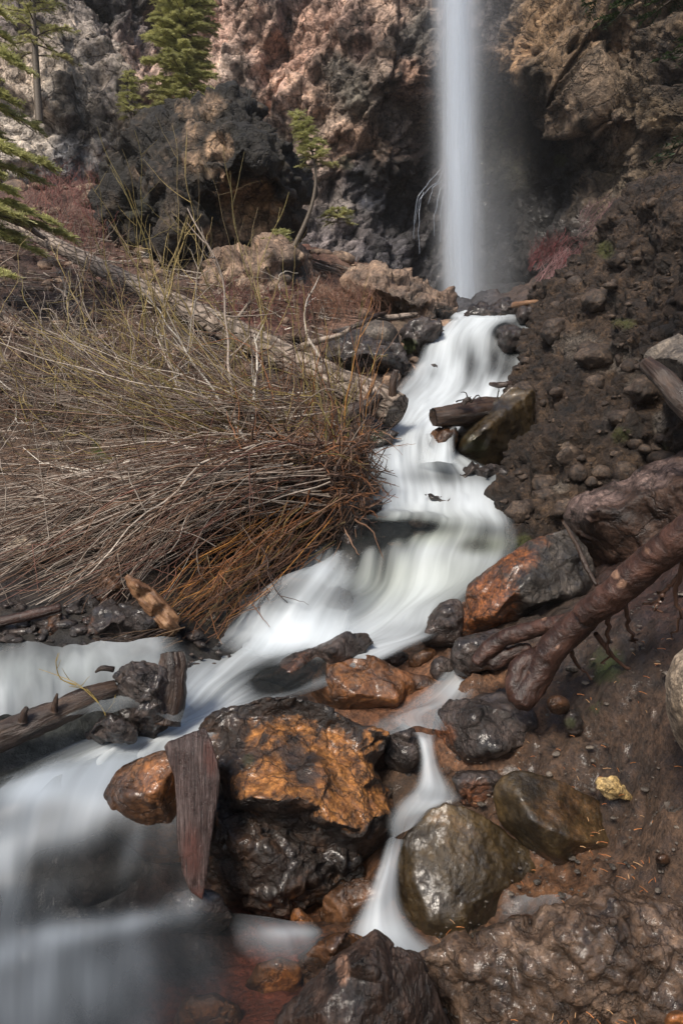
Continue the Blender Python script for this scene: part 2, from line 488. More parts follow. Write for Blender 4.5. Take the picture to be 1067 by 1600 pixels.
def log(name, label, path, radii, mat, parent=None, sides=28, seg=90, amp=0.15, scale=9.0, seed=1, cat='log', group=None, blobs=(), bend=0.0, ragged=0.0):
    """a solid log: path in (px, py, Y) points, radii in px at each point's distance, or world radii if floats below 2"""
    pts = np.array([P(*q) for q in path])
    C_ = spline(pts, seg)
    r = np.array([rr * q[2] / FPX for rr, q in zip(radii, path)])
    rr = np.interp(np.linspace(0, 1, seg), np.linspace(0, 1, len(r)), r)
    L = np.concatenate([[0], np.cumsum(np.linalg.norm(np.diff(C_, axis=0), axis=1))])
    t = np.gradient(C_, axis=0); t /= np.linalg.norm(t, axis=1, keepdims=True)
    up = np.array([0, 0, 1.0]) if abs(t[:, 2]).mean() < 0.8 else np.array([0, 1.0, 0])
    a = np.cross(t, up); a /= np.linalg.norm(a, axis=1, keepdims=True); b = np.cross(a, t)
    ang = np.linspace(0, 2 * np.pi, sides, endpoint=False)
    cs = np.stack([np.cos(ang), np.sin(ang)], 1)
    rm = rr.mean()
    q = np.stack([np.repeat(L, sides) / rm * 0.5, np.tile(cs[:, 0], seg) * 1.3, np.tile(cs[:, 1], seg) * 1.3], 1)
    d = 1 + amp * fbm(q, 5, seed) * 1.6 + amp * 0.6 * ridged(q * np.array([0.6, 3.5, 3.5]), 3, seed + 3)
    off = np.zeros((seg, sides))
    if ragged:
        rg = vnoise(np.stack([np.cos(ang) * 3, np.sin(ang) * 3, np.zeros(sides)], 1), seed + 8) * ragged
        off[0] = off[-1] = rg
    R_ = (rr[:, None] * d.reshape(seg, sides))
    V = C_[:, None, :] + R_[..., None] * (cs[None, :, 0, None] * a[:, None, :] + cs[None, :, 1, None] * b[:, None, :]) + off[..., None] * t[:, None, :]
    V = V.reshape(-1, 3)
    uv = np.stack([np.tile(ang * rm, seg), np.repeat(L, sides)], 1)
    i = np.arange(seg - 1)[:, None] * sides; j = np.arange(sides)[None, :]; k = (j + 1) % sides
    F = np.stack([i + j, i + k, i + sides + k, i + sides + j], -1).reshape(-1, 4)
    n = len(V)
    # broken ends: an inner ring and a centre
    extra, ef, euv = [], [], []
    for e in (0, seg - 1):
        c = C_[e]; base = e * sides; sg = 1 if e else -1
        ring = c + (V[base:base + sides] - c) * 0.55 + t[e] * sg * rm * 0.12 * vnoise(np.stack([np.cos(ang) * 4, np.sin(ang) * 4, np.full(sides, e * 1.0)], 1), seed)[:, None]
        r0 = n + len(extra); extra += list(ring); euv += [(rm * x * 0.4, L[e] + 0.02 * sg) for x in ang]
        extra.append(c + t[e] * sg * rm * 0.05); euv.append((0, L[e])); cc = n + len(extra) - 1
        for s_ in range(sides):
            s2 = (s_ + 1) % sides
            ef.append((base + s_, base + s2, r0 + s2, r0 + s_)); ef.append((r0 + s_, r0 + s2, cc, cc))
    V = np.concatenate([V, np.array(extra)]); uv = np.concatenate([uv, np.array(euv)])
    F = [F, np.array([f for f in ef if f[2] != f[3]]), np.array([f[:3] for f in ef if f[2] == f[3]])]
    o = make(name, V, F, mat, parent, {'mask': paint(V, blobs)}, uv)
    if parent is None: tag(o, label, cat, group)
    elif label: o['label'] = label
    return o

# ================================================================ materials
M = {}
M['cliff'] = rock_mat('cliff_rock', [(0, 0, 0)] * 3, scale=1.1, coat=.5, ripple=8, rip=.03, cracks=.75, rough=(0.5, 0.85), bump=0.16, fine=16, vcol=True, moss=(0.03, 0.032, 0.012), pits=0.6)
M['ground'] = rock_mat('ground_soil', [(0, 0, 0)] * 3, scale=5, rough=(0.45, 0.85), coat=.5, cracks=0.15, bump=0.024, fine=60, vcol=True, moss=(0.035, 0.05, 0.008))
M['bank'] = rock_mat('conglomerate', [(0.006, 0.004, 0.0025), (0.032, 0.019, 0.011), (0.095, 0.060, 0.036)], scale=5, rough=(0.55, 0.9), cracks=0.5, bump=0.05, fine=70,
                     patch=((0.10, 0.085, 0.07), (0.2, 0.17, 0.14)), patchy=0.3, moss=(0.04, 0.045, 0.008), pits=0.8)
M['dark'] = rock_mat('dark_lava_rock', [(0.004, 0.004, 0.003), (0.018, 0.015, 0.011), (0.085, 0.062, 0.042)], scale=1.6, rough=(0.5, 0.85), bump=0.10, fine=20,
                     patch=((0.12, 0.07, 0.04), (0.5, 0.34, 0.22)), patchy=0.3, moss=(0.014, 0.018, 0.006), patch_scale=2.2)
M['tan'] = rock_mat('tan_rock', [(0.09, 0.06, 0.045), (0.2, 0.135, 0.095), (0.33, 0.24, 0.17)], scale=1.8, rough=(0.5, 0.8), bump=0.04, fine=30,
                    patch=((0.02, 0.018, 0.016), (0.05, 0.045, 0.04)), patchy=0.3, patch_scale=2.5)
M['orange'] = rock_mat('iron_stained_rock', [(0.006, 0.005, 0.004), (0.020, 0.012, 0.008), (0.07, 0.034, 0.016)], scale=5, rough=(0.35, 0.6), coat=0.9, bump=0.018, fine=60,
                       patch=((0.09, 0.028, 0.007), (0.42, 0.18, 0.045)), patchy=0.75, moss=(0.03, 0.035, 0.006), patch_scale=6)
M['rust'] = rock_mat('rusty_wet_rock', [(0.008, 0.007, 0.006), (0.03, 0.025, 0.02), (0.085, 0.072, 0.062)], scale=6, rough=(0.3, 0.6), coat=1.0, bump=0.016, fine=60,
                       patch=((0.05, 0.015, 0.005), (0.22, 0.075, 0.02)), patchy=0.35, moss=(0.03, 0.035, 0.006), patch_scale=7)
M['bedrock'] = rock_mat('glossy_brown_bedrock', [(0.02, 0.011, 0.006), (0.075, 0.045, 0.027), (0.17, 0.115, 0.08)], scale=6, rough=(0.3, 0.55), coat=.9, ripple=30, rip=.006, bump=0.016, fine=60)
M['peak'] = rock_mat('dark_red_rock', [(0.006, 0.004, 0.003), (0.032, 0.018, 0.012), (0.085, 0.05, 0.036)], scale=8, rough=(0.3, 0.6), coat=.6, bump=0.012, fine=80, stretch=(1.6, 1, .5),
                     patch=((0.1, 0.05, 0.03), (0.26, 0.15, 0.1)), patchy=0.3)
M['boulder'] = rock_mat('wet_boulder', [(0.006, 0.004, 0.0015), (0.030, 0.019, 0.006), (0.075, 0.048, 0.018)], scale=3.0, rough=(0.35, 0.6), bump=0.012, fine=60, coat=1.0, cracks=0.0, ripple=34, rip=0.0045,
                      patch=((0.06, 0.028, 0.01), (0.11, 0.055, 0.02)), moss=(0.03, 0.03, 0.006), pits=0.15)
M['brown'] = rock_mat('wet_brown_rock', [(0.014, 0.006, 0.003), (0.06, 0.026, 0.010), (0.14, 0.065, 0.026)], scale=4, rough=(0.3, 0.6), coat=1.0, bump=0.014, fine=60,
                      patch=((0.10, 0.032, 0.008), (0.26, 0.10, 0.025)), moss=(0.03, 0.035, 0.006))
M['purple'] = rock_mat('wet_dark_rock', [(0.007, 0.006, 0.005), (0.028, 0.020, 0.017), (0.075, 0.056, 0.048)], scale=6, rough=(0.3, 0.6), coat=1.0, bump=0.018, fine=60,
                       patch=((0.10, 0.035, 0.014), (0.22, 0.08, 0.03)), moss=(0.03, 0.04, 0.008))
M['grey'] = rock_mat('grey_rock', [(0.03, 0.026, 0.022), (0.085, 0.072, 0.06), (0.16, 0.135, 0.11)], scale=4, rough=(0.35, 0.65), bump=0.014, fine=60,
                     patch=((0.02, 0.014, 0.01), (0.05, 0.035, 0.025)), moss=(0.03, 0.035, 0.008))
M['slab'] = rock_mat('rusty_slab_rock', [(0.010, 0.006, 0.004), (0.036, 0.019, 0.012), (0.08, 0.046, 0.032)], scale=3, rough=(0.35, 0.65), bump=0.016, fine=60,
                     patch=((0.07, 0.045, 0.038), (0.17, 0.12, 0.105)), patchy=0.22)
M['pale'] = rock_mat('pale_rock', [(0.16, 0.12, 0.08), (0.33, 0.26, 0.19), (0.5, 0.42, 0.32)], scale=7, rough=(0.5, 0.8), bump=0.008, fine=90,
                     patch=((0.05, 0.04, 0.025), (0.1, 0.08, 0.05)), patchy=0.3)
M['yellow'] = rock_mat('yellow_rock', [(0.14, 0.09, 0.03), (0.42, 0.29, 0.12), (0.6, 0.46, 0.24)], scale=14, rough=(0.5, 0.8), bump=0.008, fine=120)
M['log'] = wood_mat('grey_bark', (0.08, 0.06, 0.045), (0.24, 0.19, 0.15), (0.45, 0.38, 0.32), bump=0.02, su=5, sv=1.2, plates=16)
M['wetlog'] = wood_mat('wet_dark_wood', (0.008, 0.005, 0.004), (0.035, 0.02, 0.013), (0.09, 0.055, 0.035), rough=(0.2, 0.55), bump=0.014)
M['root'] = wood_mat('red_bark', (0.006, 0.003, 0.002), (0.032, 0.014, 0.009), (0.10, 0.046, 0.031), rough=(0.28, 0.62), bump=0.013, su=8, sv=3, patch=(0.34, 0.2, 0.13))
M['plank'] = wood_mat('weathered_plank', (0.008, 0.005, 0.004), (0.045, 0.026, 0.022), (0.17, 0.13, 0.12), rough=(0.16, 0.45), bump=0.012, su=60, sv=2.5, patch=(0.075, 0.026, 0.018))
M['wood'] = wood_mat('broken_wood', (0.05, 0.022, 0.01), (0.17, 0.085, 0.04), (0.32, 0.19, 0.1), rough=(0.35, 0.7), bump=0.01, su=16, sv=1.5)
M['twig'] = twig_mat('twig_bark')
M['wettwig'] = twig_mat('wet_twig_bark', 0.3)
M['needle'] = leaf_mat('spruce_needles', (0.36, 0.37, 0.16), (0.64, 0.63, 0.32))  # paler than real needles: sunlit haze is put into the colour
M['needle_dark'] = leaf_mat('dark_needles', (0.02, 0.035, 0.015), (0.05, 0.08, 0.03))

def idw(px, py, pts, power=3.0):
    pts = np.array([[p[0], p[1], *p[2]] for p in pts], float)
    d2 = (px[:, None] - pts[None, :, 0]) ** 2 + (py[:, None] - pts[None, :, 1]) ** 2 + 120.0
    w = d2 ** (-power / 2 * 1.3)
    return (w @ pts[:, 2:]) / w.sum(1)[:, None]

def tps_fit(X, z, lam=1e-4):
    n = len(X)
    d = np.sqrt(((X[:, None] - X[None]) ** 2).sum(-1)) + 1e-9
    K = d * d * np.log(d) + lam * np.eye(n)
    A = np.zeros((n + 3, n + 3)); A[:n, :n] = K; A[:n, n] = 1; A[:n, n + 1:] = X
    A[n, :n] = 1; A[n + 1:, :n] = X.T
    w = np.linalg.solve(A, np.concatenate([z, np.zeros(3)]))
    def f(Q):
        out = np.empty(len(Q))
        for s in range(0, len(Q), 20000):
            q = Q[s:s + 20000]
            dd = np.sqrt(((q[:, None] - X[None]) ** 2).sum(-1)) + 1e-9
            out[s:s + 20000] = (dd * dd * np.log(dd)) @ w[:n] + w[n] + q @ w[n + 1:]
        return out
    return f

def gridfaces(h, w):
    i = np.arange(h - 1)[:, None] * w; j = np.arange(w - 1)[None, :]
    return np.stack([i + j, i + j + 1, i + w + j + 1, i + w + j], -1).reshape(-1, 4)

# ================================================================ ground
GP = [(-200,1600,1.5,-.1),(200,1600,1.5,-.12),(600,1600,1.42,-.1),(900,1600,1.3,-.12),(1200,1600,1.3,-.12),
 (0,1440,1.85,-.2),(300,1430,1.9,-.15),(560,1440,1.85,-.1),(700,1475,1.76,-.10),(900,1430,1.8,-.05),(1067,1450,1.6,-.10),(1250,1450,1.5,-.1),(850,1550,1.45,-.14),(1000,1560,1.4,-.14),
 (0,1260,2.05,-.25),(200,1250,2.15,-.2),(450,1300,2.3,-.25),(650,1250,2.3,-.12),(760,1320,2.1,-.1),(960,1300,2.05,0),(1067,1300,1.85,0),(1250,1300,1.7,0),
 (900,1150,2.35,0),(1067,1150,2.05,0),(1250,1100,1.9,0),
 (640,1100,2.8,-.05),(740,1080,2.7,-.05),(850,1050,2.7,0),(1000,1000,2.5,0),(1250,950,2.2,0),
 (-200,1080,2.35,-.2),(0,1080,2.35,-.2),(150,1040,2.6,-.2),(0,1010,2.8,-.1),
 (300,1080,2.7,-.2),(400,1080,2.7,-.2),(500,1020,3.0,-.2),(600,980,3.2,-.2),(700,960,3.2,-.15),
 (-200,960,2.95,0),(0,975,3.05,0),(120,980,3.05,0),(240,960,3.15,-.02),(330,930,3.45,-.05),(400,900,3.8,-.12),(450,860,4.0,-.1),(520,800,4.4,-.05),
 (0,880,3.5,0),(200,850,3.7,0),(350,780,4.2,0),(480,720,4.7,0),(535,690,5.1,0),
 (-300,750,4.2,0),(0,750,4.3,0),(200,700,4.6,0),(400,640,5.2,0),(520,640,5.6,0),
 (-300,600,5.2,0),(0,600,5.4,0),(250,560,6,0),(450,540,7,0),(550,590,6.7,0),(600,605,6.5,0),
 (-300,450,8,0),(0,450,8,0),(200,440,9,0),(350,450,9.5,0),(500,470,9,0),(600,480,9.5,0),(680,490,9,0),
 (-400,330,12,0),(0,320,12,0),(150,300,13,0),(300,330,14,0),(500,400,14,0),(600,430,14,0),
 (600,800,4.3,-.2),(700,800,4.3,-.2),(620,900,3.8,-.2),(700,900,3.8,-.2),(650,750,4.75,-.2),(650,700,5.2,-.2),(650,650,5.8,-.2),(700,600,6.4,-.2),(760,550,6.9,-.2),(760,505,7.4,-.2),
 (720,486,9,-.15),(740,480,13,-.3),(700,475,16,-.3),(850,470,13,0),(850,440,10,0),(860,500,7.5,0),
 (850,850,4.2,0),(850,600,6.5,0),(1000,700,4.8,0),(1100,800,3.6,0),(1300,700,3.2,0),(1100,500,6.5,0),(1300,300,8,0),(1100,350,12,0),
 (0,250,20,0),(500,350,22,0),(1000,300,20,0)]
gp = np.array([[*P(a, b, c)] for a, b, c, d in GP]); gp[:, 2] += [g[3] for g in GP]
gp = np.concatenate([gp, [[-2.5, -1, 0.1], [0, -1, 0.05], [2.5, -1, 0.1], [0, 0.3, 0.05], [-2, .5, .05], [2, .5, .2]]])
ground_z = tps_fit(gp[:, :2], gp[:, 2], 2e-3)
nu, nv = 560, 620
u = np.linspace(-1.15, 1.15, nu); v = np.linspace(0, 1, nv)
Yg = 0.55 * (30 / 0.55) ** v
X = u[None, :] * (Yg[:, None] + 0.6) ; Yy = np.repeat(Yg[:, None], nu, 1) - 0.4
Vg = np.stack([X.ravel(), Yy.ravel(), np.zeros(nu * nv)], 1)
Vg[:, 2] = ground_z(Vg[:, :2])
gpx, gpy = proj(Vg)
dist = Vg[:, 1]
left_hill = np.clip((560 - gpx) / 60, 0, 1) * np.clip((900 - gpy) / 60, 0, 1)
right_mud = np.clip((gpx - 640) / 60, 0, 1) * np.clip((gpy - 950) / 60, 0, 1)
Vg[:, 2] += (fbm(Vg * 1.3, 5, 3) * 0.10 * np.clip(dist / 6, .15, 2.0) + bumps(Vg * 4.5, 5) * 0.10 * np.clip(dist / 6, .25, 1.5) + fbm(Vg * 9, 4, 8) * 0.03)
Vg[:, 2] += right_mud * (np.abs(fbm(Vg * 5.0, 4, 21)) * 0.11 - .04 + facets(Vg * 7, 23) * .018 + bumps(Vg * 14, 25) * 0.03 + fbm(Vg * 30, 4, 8) * 0.008 + bumps(Vg * 34, 27) * .010)
GC = [(0, 900, (.03, .02, .015)), (200, 900, (.03, .02, .014)), (0, 700, (.09, .06, .042)), (300, 690, (.2, .13, .085)), (250, 650, (.1, .07, .048)), (100, 600, (.05, .034, .024)), (300, 560, (.05, .035, .025)),  # left hillside soil tinted darker, painting shade into the gaps under the brush
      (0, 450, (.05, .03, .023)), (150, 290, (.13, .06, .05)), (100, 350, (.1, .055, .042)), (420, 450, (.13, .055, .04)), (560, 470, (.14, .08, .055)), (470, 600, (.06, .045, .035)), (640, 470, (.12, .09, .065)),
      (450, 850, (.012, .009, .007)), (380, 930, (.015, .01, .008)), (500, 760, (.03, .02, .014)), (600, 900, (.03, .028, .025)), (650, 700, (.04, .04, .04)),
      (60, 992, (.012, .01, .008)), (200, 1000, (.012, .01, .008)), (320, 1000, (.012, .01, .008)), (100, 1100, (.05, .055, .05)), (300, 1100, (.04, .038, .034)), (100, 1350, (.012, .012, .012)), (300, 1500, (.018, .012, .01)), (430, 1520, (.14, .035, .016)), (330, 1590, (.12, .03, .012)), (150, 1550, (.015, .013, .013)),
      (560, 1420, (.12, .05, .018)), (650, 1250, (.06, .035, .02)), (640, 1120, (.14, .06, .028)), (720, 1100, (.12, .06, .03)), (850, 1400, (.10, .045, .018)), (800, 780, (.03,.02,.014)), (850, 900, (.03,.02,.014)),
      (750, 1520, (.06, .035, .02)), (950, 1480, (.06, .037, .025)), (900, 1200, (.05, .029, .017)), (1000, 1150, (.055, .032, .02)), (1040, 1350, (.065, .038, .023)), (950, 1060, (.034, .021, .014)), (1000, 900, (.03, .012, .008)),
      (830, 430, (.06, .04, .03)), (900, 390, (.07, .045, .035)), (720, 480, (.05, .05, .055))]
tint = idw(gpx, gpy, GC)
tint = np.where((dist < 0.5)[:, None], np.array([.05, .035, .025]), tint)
mk = paint(Vg, [(160, 705, 26, .9, 1), (950, 1040, 40, .7, 1), (500, 475, 30, .3, 1), (930, 1110, 24, .6, 1)])
mk[:, 2] = np.clip(left_hill * 1.2, 0, 1)
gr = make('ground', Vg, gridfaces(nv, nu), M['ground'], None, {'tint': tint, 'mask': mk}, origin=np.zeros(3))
tag(gr, kind='structure')

from mathutils.bvhtree import BVHTree
_fq = gridfaces(nv, nu)
GBVH = BVHTree.FromPolygons([tuple(v) for v in Vg], [tuple(f) for f in _fq.tolist()])
def GY(px_, py_, off=0.0):
    """distance (along Y) at which the ray of a pixel meets the ground"""
    d_ = Vector(P(px_, py_, 1.0) - CAM)
    h = GBVH.ray_cast(Vector(CAM), d_)
    return (h[0].y if h[0] is not None else 20.0) - off

# ================================================================ cliff behind
CP = [(-450,-400,13),(-450,500,9),(0,-200,15.5),(0,0,15.6),(0,280,14.8),(0,500,13.5),(100,100,15.6),(200,230,15.8),(215,100,16.8),(200,0,17.4),(260,60,17.9),(260,200,17),(230,500,16),
 (350,0,17.5),(350,150,17),(450,100,17),(450,250,16.5),(480,400,15.6),(500,540,15),(550,200,16.5),(620,100,16.2),(620,250,16.6),(640,310,17.5),(560,300,16.9),(640,450,17),(600,440,16.3),
 (700,0,17.0),(700,200,17.8),(700,400,17.9),(700,540,17.7),(780,60,16.2),(790,150,17.2),(790,300,17.2),(830,80,14.9),(840,130,15.1),(850,170,16.2),(840,230,16.4),(860,300,16.2),(850,400,15.5),(950,100,14.2),(930,200,13.8),(950,260,14.8),(950,350,13.7),
 (1067,50,12.5),(1067,250,12),(1067,500,11.5),(1200,200,10.5),(1500,0,7.5),(1500,500,7),(500,-400,19),(900,-400,16),(1500,-400,7.5)]
cp = np.array(CP, float)
cf = tps_fit(cp[:, :2] / 1000, cp[:, 2], 1e-4)
px = np.arange(-420, 1460, 3.0); py = np.arange(-170, 545, 2.8)
PX, PY = np.meshgrid(px, py)
Yc = cf(np.stack([PX.ravel(), PY.ravel()], 1) / 1000)
Vc = P(PX.ravel(), PY.ravel(), Yc)
Fc = gridfaces(len(py), len(px))[:, ::-1]
N = vnormals(Vc, Fc)
N = N * np.sign((N * (CAM - Vc)).sum(1))[:, None]
_t1 = Vc @ np.array([math.cos(R(55)), 0, math.sin(R(55))]); _t2 = Vc @ np.array([-math.sin(R(55)), 0, math.cos(R(55))])
q = np.stack([_t1 * .62, Vc[:, 1], _t2 * 1.15], 1)
# strata dip: shear the relief so blocks lean as on the right wall
d = facets(q * 0.42, 3) * 0.55 + facets(q * 1.1, 5) * 0.26 + facets(q * 2.7, 7) * 0.13 + facets(q * 6.0, 8) * 0.06 + fbm(q * 7, 4, 9, .6) * 0.05 + fbm(q * .8, 6, 2, .6) * .25
smooth_zone = np.exp(-(((PX.ravel() - 790) / 90) ** 2 + ((PY.ravel() - 200) / 150) ** 2))
d = d * (1 - 0.6 * smooth_zone)
Vc = Vc + N * d[:, None]
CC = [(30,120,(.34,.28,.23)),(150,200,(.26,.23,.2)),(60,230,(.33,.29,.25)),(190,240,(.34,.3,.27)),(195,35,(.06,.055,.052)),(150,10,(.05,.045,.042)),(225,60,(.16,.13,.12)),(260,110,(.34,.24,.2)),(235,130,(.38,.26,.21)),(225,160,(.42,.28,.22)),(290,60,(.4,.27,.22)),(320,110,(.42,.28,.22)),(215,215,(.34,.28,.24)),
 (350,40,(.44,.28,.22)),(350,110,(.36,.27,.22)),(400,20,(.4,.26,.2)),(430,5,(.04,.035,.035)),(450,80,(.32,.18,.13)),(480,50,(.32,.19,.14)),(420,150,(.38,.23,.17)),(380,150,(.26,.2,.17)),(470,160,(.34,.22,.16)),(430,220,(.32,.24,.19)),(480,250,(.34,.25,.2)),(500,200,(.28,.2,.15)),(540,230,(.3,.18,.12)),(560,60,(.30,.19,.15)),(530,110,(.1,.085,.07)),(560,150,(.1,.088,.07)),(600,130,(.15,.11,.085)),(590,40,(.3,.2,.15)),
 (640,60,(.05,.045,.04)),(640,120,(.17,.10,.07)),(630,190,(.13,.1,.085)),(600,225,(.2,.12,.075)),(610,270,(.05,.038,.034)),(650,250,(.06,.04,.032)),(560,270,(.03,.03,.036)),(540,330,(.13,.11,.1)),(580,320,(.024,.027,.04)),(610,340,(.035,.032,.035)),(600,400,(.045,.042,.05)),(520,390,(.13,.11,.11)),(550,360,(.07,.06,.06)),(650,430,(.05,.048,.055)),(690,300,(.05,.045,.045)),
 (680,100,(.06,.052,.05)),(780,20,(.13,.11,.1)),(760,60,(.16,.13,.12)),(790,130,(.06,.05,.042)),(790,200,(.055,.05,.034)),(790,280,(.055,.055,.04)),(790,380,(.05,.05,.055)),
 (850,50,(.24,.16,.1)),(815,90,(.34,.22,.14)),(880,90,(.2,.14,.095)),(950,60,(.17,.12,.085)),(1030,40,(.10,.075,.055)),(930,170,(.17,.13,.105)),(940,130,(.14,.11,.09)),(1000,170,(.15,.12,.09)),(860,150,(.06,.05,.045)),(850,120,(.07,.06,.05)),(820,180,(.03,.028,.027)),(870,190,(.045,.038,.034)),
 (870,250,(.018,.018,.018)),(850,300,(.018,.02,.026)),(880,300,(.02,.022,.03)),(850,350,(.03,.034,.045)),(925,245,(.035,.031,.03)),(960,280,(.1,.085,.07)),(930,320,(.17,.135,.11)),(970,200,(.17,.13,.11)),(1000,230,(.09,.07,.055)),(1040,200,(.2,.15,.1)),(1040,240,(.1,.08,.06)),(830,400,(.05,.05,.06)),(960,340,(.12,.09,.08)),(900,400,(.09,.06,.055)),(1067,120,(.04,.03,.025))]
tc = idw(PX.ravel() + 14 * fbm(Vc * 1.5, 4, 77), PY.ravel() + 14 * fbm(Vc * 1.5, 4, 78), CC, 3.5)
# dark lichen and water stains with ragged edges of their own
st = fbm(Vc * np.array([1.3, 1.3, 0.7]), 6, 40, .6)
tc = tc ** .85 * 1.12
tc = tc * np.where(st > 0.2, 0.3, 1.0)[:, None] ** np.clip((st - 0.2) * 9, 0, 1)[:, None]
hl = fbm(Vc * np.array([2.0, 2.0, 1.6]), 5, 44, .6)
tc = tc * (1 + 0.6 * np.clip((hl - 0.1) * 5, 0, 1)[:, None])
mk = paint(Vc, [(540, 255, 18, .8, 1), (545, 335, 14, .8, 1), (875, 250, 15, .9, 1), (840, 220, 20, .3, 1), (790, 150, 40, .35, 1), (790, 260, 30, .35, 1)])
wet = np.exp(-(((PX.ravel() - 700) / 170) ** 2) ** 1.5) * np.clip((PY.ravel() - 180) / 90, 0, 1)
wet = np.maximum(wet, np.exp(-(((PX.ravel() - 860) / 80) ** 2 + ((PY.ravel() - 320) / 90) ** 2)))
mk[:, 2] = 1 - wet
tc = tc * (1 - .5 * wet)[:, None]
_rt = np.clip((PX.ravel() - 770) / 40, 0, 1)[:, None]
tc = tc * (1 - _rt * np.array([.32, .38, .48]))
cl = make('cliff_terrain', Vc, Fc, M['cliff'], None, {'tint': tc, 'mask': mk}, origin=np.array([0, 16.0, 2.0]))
tag(cl, 'stained tan and dark rock cliff behind the tall waterfall', kind='structure')

# pale buttress in front of the cliff, upper left
V, F = cage([(-350, -110), (60, -90), (95, -10), (125, 25), (150, 55), (175, 85), (192, 110), (205, 145), (222, 180), (218, 230), (200, 310), (0, 350), (-350, 340)],
            [(0, 0, -.5), (60, 150, -.8), (120, 100, -.4), (150, 220, -.7), (-150, 100, -.9), (0, 280, -1.2)], 14.2, 3.0)
V, Q = remesh(V, F, 0.055, 2)
N = vnormals(V, Q)
V = V + N * (facets(V * 0.8, 31) * .25 + facets(V * 2.2, 33) * .12 + facets(V * 5, 34) * .06 + fbm(V * 1.5, 6, 35, .6) * .22)[:, None]
bx, by = proj(V)
tb = idw(bx, by, [(30, 100, (.42, .35, .29)), (110, 60, (.3, .26, .23)), (100, 150, (.4, .35, .3)), (150, 200, (.3, .26, .22)), (180, 150, (.34, .29, .25)), (110, 240, (.2, .2, .21)), (60, 220, (.42, .37, .32)), (20, 20, (.2, .17, .16)), (190, 250, (.38, .32, .27))])
st = fbm(V * np.array([1.2, 1.2, .8]), 6, 47, .6)
tb = tb * 1.25 * (1 - .65 * np.clip((st - .17) * 9, 0, 1))[:, None]
mk = np.zeros((len(V), 3)); mk[:, 2] = 1
o = make('cliff_terrain', V, Q, M['cliff'], None, {'tint': tb, 'mask': mk}); tag(o, 'pale grey rock buttress at the upper left', kind='structure')

# dark conglomerate bank on the right
BO = [(832, 478), (848, 455), (880, 425), (905, 402), (935, 365), (965, 325), (1000, 290), (1067, 265), (1180, 230), (1400, 200), (1500, 900), (1250, 1010), (1067, 950), (960, 930), (880, 880), (845, 868), (797, 862), (785, 840), (768, 798), (778, 765), (786, 740), (779, 705),
      (802, 665), (796, 640), (781, 612), (797, 590), (812, 560), (805, 535), (826, 505)]
BI = [(900, 470, 6.2), (850, 560, 6.0), (830, 700, 4.75), (820, 800, 4.15), (950, 400, 6.3), (1067, 340, 5.0), (950, 550, 5.2), (900, 680, 4.5), (1000, 650, 4.4), (900, 800, 4.15), (1067, 500, 4.3), (1067, 620, 4.2), (1067, 730, 4.2), (980, 760, 4.25), (1200, 400, 3.9), (1300, 700, 3.5), (870, 850, 4.1), (1000, 880, 4.1), (1150, 900, 3.9), (880, 600, 5.3)]
BO = [(a, b, float(np.interp(b, [270, 480, 600, 700, 800, 870, 1000], [7.6, 7.2, 6.2, 5.1, 4.45, 3.95, 3.6])) - float(np.interp(a, [870, 1067, 1300], [0, .6 if b > 600 else 1.6, 2.0 if b < 600 else 1.2]))) for a, b in BO]
V, F = cage([(a, b, c - 5) for a, b, c in BO], [(a, b, c - 5) for a, b, c in BI], 5.0, 3.2, 0.92)
V, Q = remesh(V, F, 0.016, 4)
N = vnormals(V, Q)
d = bumps(V * 1.8, 61) * .20 + bumps(V * 4.5, 62) * .09 + bumps(V * 10, 63) * .06 + bumps(V * 22, 67) * .025 + facets(V * 3.5, 64) * .035 + facets(V * 9, 65) * .022 + fbm(V * 3, 6, 66, .65) * .09
V = V + N * (d - .07)[:, None]
mk = paint(V, [(950, 560, (60, 25), .75), (985, 500, (40, 16), .3), (900, 540, (50, 28), .55), (1000, 600, (30, 20), .7), (960, 650, (26, 12), .6), (870, 760, (24, 14), .6), (1030, 660, (12, 20), 1.0), (862, 736, (7, 5), 1.2), (905, 745, (7, 6), 1.2),
               (975, 505, (28, 12), .8, 1), (970, 680, 20, .7, 1), (1035, 700, 14, .6, 1), (820, 850, 22, .8, 1), (945, 390, 20, .8, 1)])
o = make('bank_terrain', V, Q, M['bank'], None, {'mask': mk})
tag(o, 'dark brown conglomerate bank of earth and stones beside the cascade', kind='structure')

BBVH = BVHTree.FromPolygons([tuple(v) for v in V], [tuple(f) for f in Q.tolist()])

